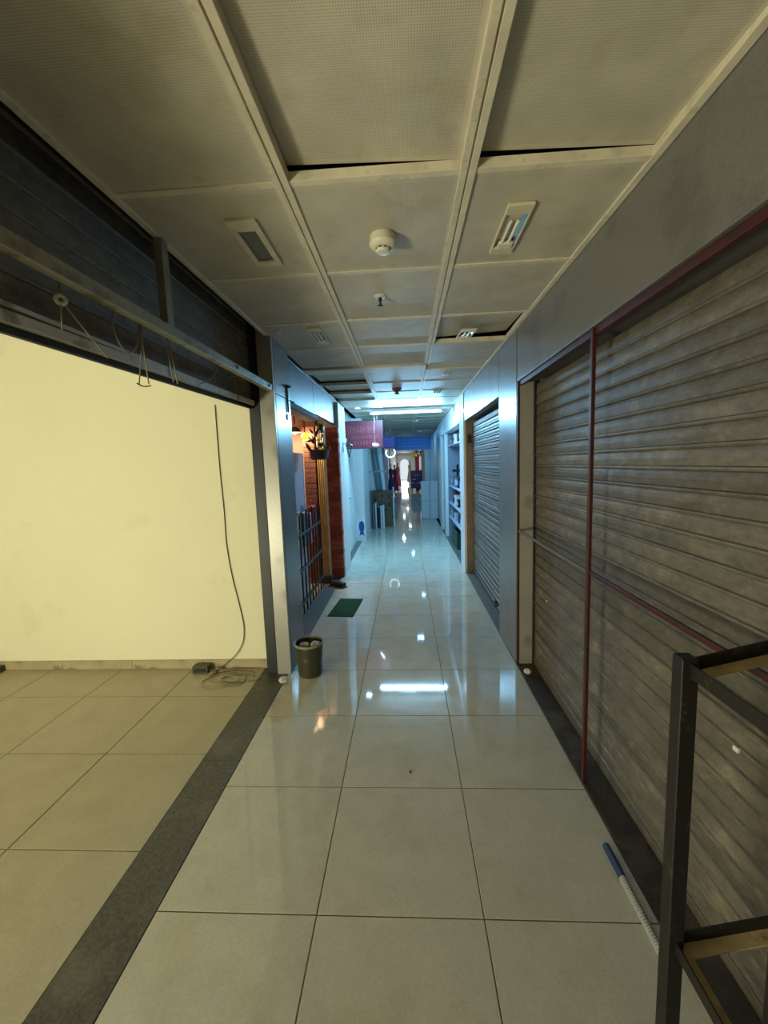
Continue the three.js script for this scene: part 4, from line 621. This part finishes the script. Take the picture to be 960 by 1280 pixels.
// ------------------------------------------------------------------ far end of the passage
{
  const w = structure('wall_far_left', 'row of pale shop fronts receding on the side of the carton', 'wall');
  part('alcove_wall', [box(-2.7, -2.6, 0, HC, 9.9, 13.3), box(-2.6, -1.25, 0, HC, 9.9, 10.0)], M.whiteDoor, w);
  part('alcove_floor', box(-2.6, -0.967, -0.05, 0.0, 9.9, 13.3), M.graniteGrey, w); part('alcove_ceiling', box(-2.6, -1.0, HC, HC + 0.06, 9.9, 13.3), M.ceilPlain, w);
  part('pier', [box(-1.25, -0.95, 0, HC, 13.2, 14.5), box(-1.25, -0.95, 0, HC, 16, 17), box(-1.25, -0.95, 0, HC, 19.5, 20.5), box(-1.25, -0.95, 0, HC, 23, 24), box(-1.25, -0.95, 0, HC, 27, 42), box(-1.8, -1.7, 0, HC, 14, 28)], M.whiteDoor, w);
  const q = structure('wall_far_right', 'row of pale shop fronts receding on the side of the open shop', 'wall');
  part('pier', [box(0.95, 1.25, 0, HC, 16.5, 17.2), box(0.95, 1.25, 0, HC, 20, 21), box(0.95, 1.25, 0, HC, 25, 42), box(1.7, 1.8, 0, HC, 14, 26)], M.whiteDoor, q);
  const e = structure('wall_end', 'brightly lit pale wall closing the far end of the passage', 'wall'); part('plaster', box(-1.3, 1.3, 0, 3.1, 41.5, 41.7), M.whiteDoor, e);
  const dw = thing('lit_doorway', 'bright arched doorway glowing at the far end of the passage', 'doorway', [-0.1, 0, 41.4]);
  const s = new THREE.Shape(); s.moveTo(-0.42, 0); s.lineTo(-0.42, 1.55); s.absarc(0, 1.55, 0.42, Math.PI, 0, true); s.lineTo(0.42, 0); const g = new THREE.ExtrudeGeometry(s, { depth: 0.05, bevelEnabled: false }); g.translate(-0.1, 0.01, -41.48); part('lit_opening', tri(g), M.glowDay, dw);
  each('frame', [rbox(-0.76, -0.70, 0, 2.45, 41.38, 41.48, 0.01), rbox(0.5, 0.56, 0, 2.45, 41.38, 41.48, 0.01), rbox(-0.76, 0.56, 2.35, 2.45, 41.38, 41.48, 0.01)], M.whiteGloss, dw);
  glowRect(dw, 0.7, 1.7, V(-0.1, 1.0, 41.35), V(-0.1, 1.0, 30), DAY, 4);
  function dress(x, d, h, y, r, m, label) { const t = thing('dress_form', label, 'dress form', [x, 0, d], 'dress forms along the far passage'); part('gown', lathe([[r, 0], [r * 0.9, h * 0.2], [r * 0.62, h * 0.5], [r * 0.42, h * 0.68], [r * 0.6, h * 0.86], [r * 0.5, h * 0.96], [r * 0.18, h]], x, y, d, 20), m, t); part('stand', [rod(V(x, 0.01, d), V(x, y + 0.05, d), 0.02), lathe([[0.0001, 0.02], [0.14, 0.02], [0.15, 0]], x, 0, d, 16)], M.black, t); part('neck', lathe([[r * 0.18, h], [r * 0.2, h * 1.05], [r * 0.3, h * 1.1], [r * 0.26, h * 1.17], [0.0001, h * 1.2]], x, y, d, 14), M.creamCloth, t); }
  dress(-0.58, 22, 1.15, 0.18, 0.2, M.crimson, 'crimson gown on a dress form opposite the navy board');
  dress(-0.68, 19, 1.1, 0.3, 0.17, M.navy, 'dark blue gown on a dress form before the crimson one');
  dress(-0.5, 26, 1.2, 0.2, 0.22, M.roseCloth, 'rose gown on a dress form behind the crimson one');
  dress(0.30, 31, 1.3, 0.2, 0.22, M.creamCloth, 'cream gown on a dress form past the navy board');
  const b = thing('display_board', 'square navy display board standing before the red pillar', 'board', [0.6, 0, 24]);
  part('panel', rbox(0.28, 0.93, 0.15, 1.18, 23.95, 24.0, 0.01), M.navy, b); each('foot', [rbox(0.33, 0.37, 0, 0.2, 23.85, 24.1, 0.01), rbox(0.84, 0.88, 0, 0.2, 23.85, 24.1, 0.01)], M.black, b); each('ornament', [0, 1, 2, 3, 4, 5, 6].map(k => lathe([[0.0001, 0.04], [0.04, 0], [0.0001, -0.04]], 0.4 + 0.13 * (k % 4), 0.45 + 0.22 * (k % 3), 23.94, 8)), M.lilac, b, 'pale printed dots');
  const p = thing('display_pillar', 'square red pillar with yellow flowers on top behind the navy board', 'pillar', [0.67, 0, 24.3]);
  part('shaft', rbox(0.56, 0.78, 0, 1.95, 24.2, 24.42, 0.01), M.crimson, p); part('cap', rbox(0.53, 0.81, 1.93, 1.98, 24.17, 24.45, 0.01), M.crimson, p);
  for (let k = 0; k < 16; k++) { const a = rnd() * 6.28, r = rr(0.05, 0.32); const g = new THREE.IcosahedronGeometry(rr(0.05, 0.09), 1); g.translate(0.67 + r * Math.cos(a), 2.02 + rr(0, 0.22), -24.3 + 0.5 * r * Math.sin(a)); part('flower', tri(g), k % 3 ? M.petal : M.leaf, p); }
}
renderer.render(scene, camera);
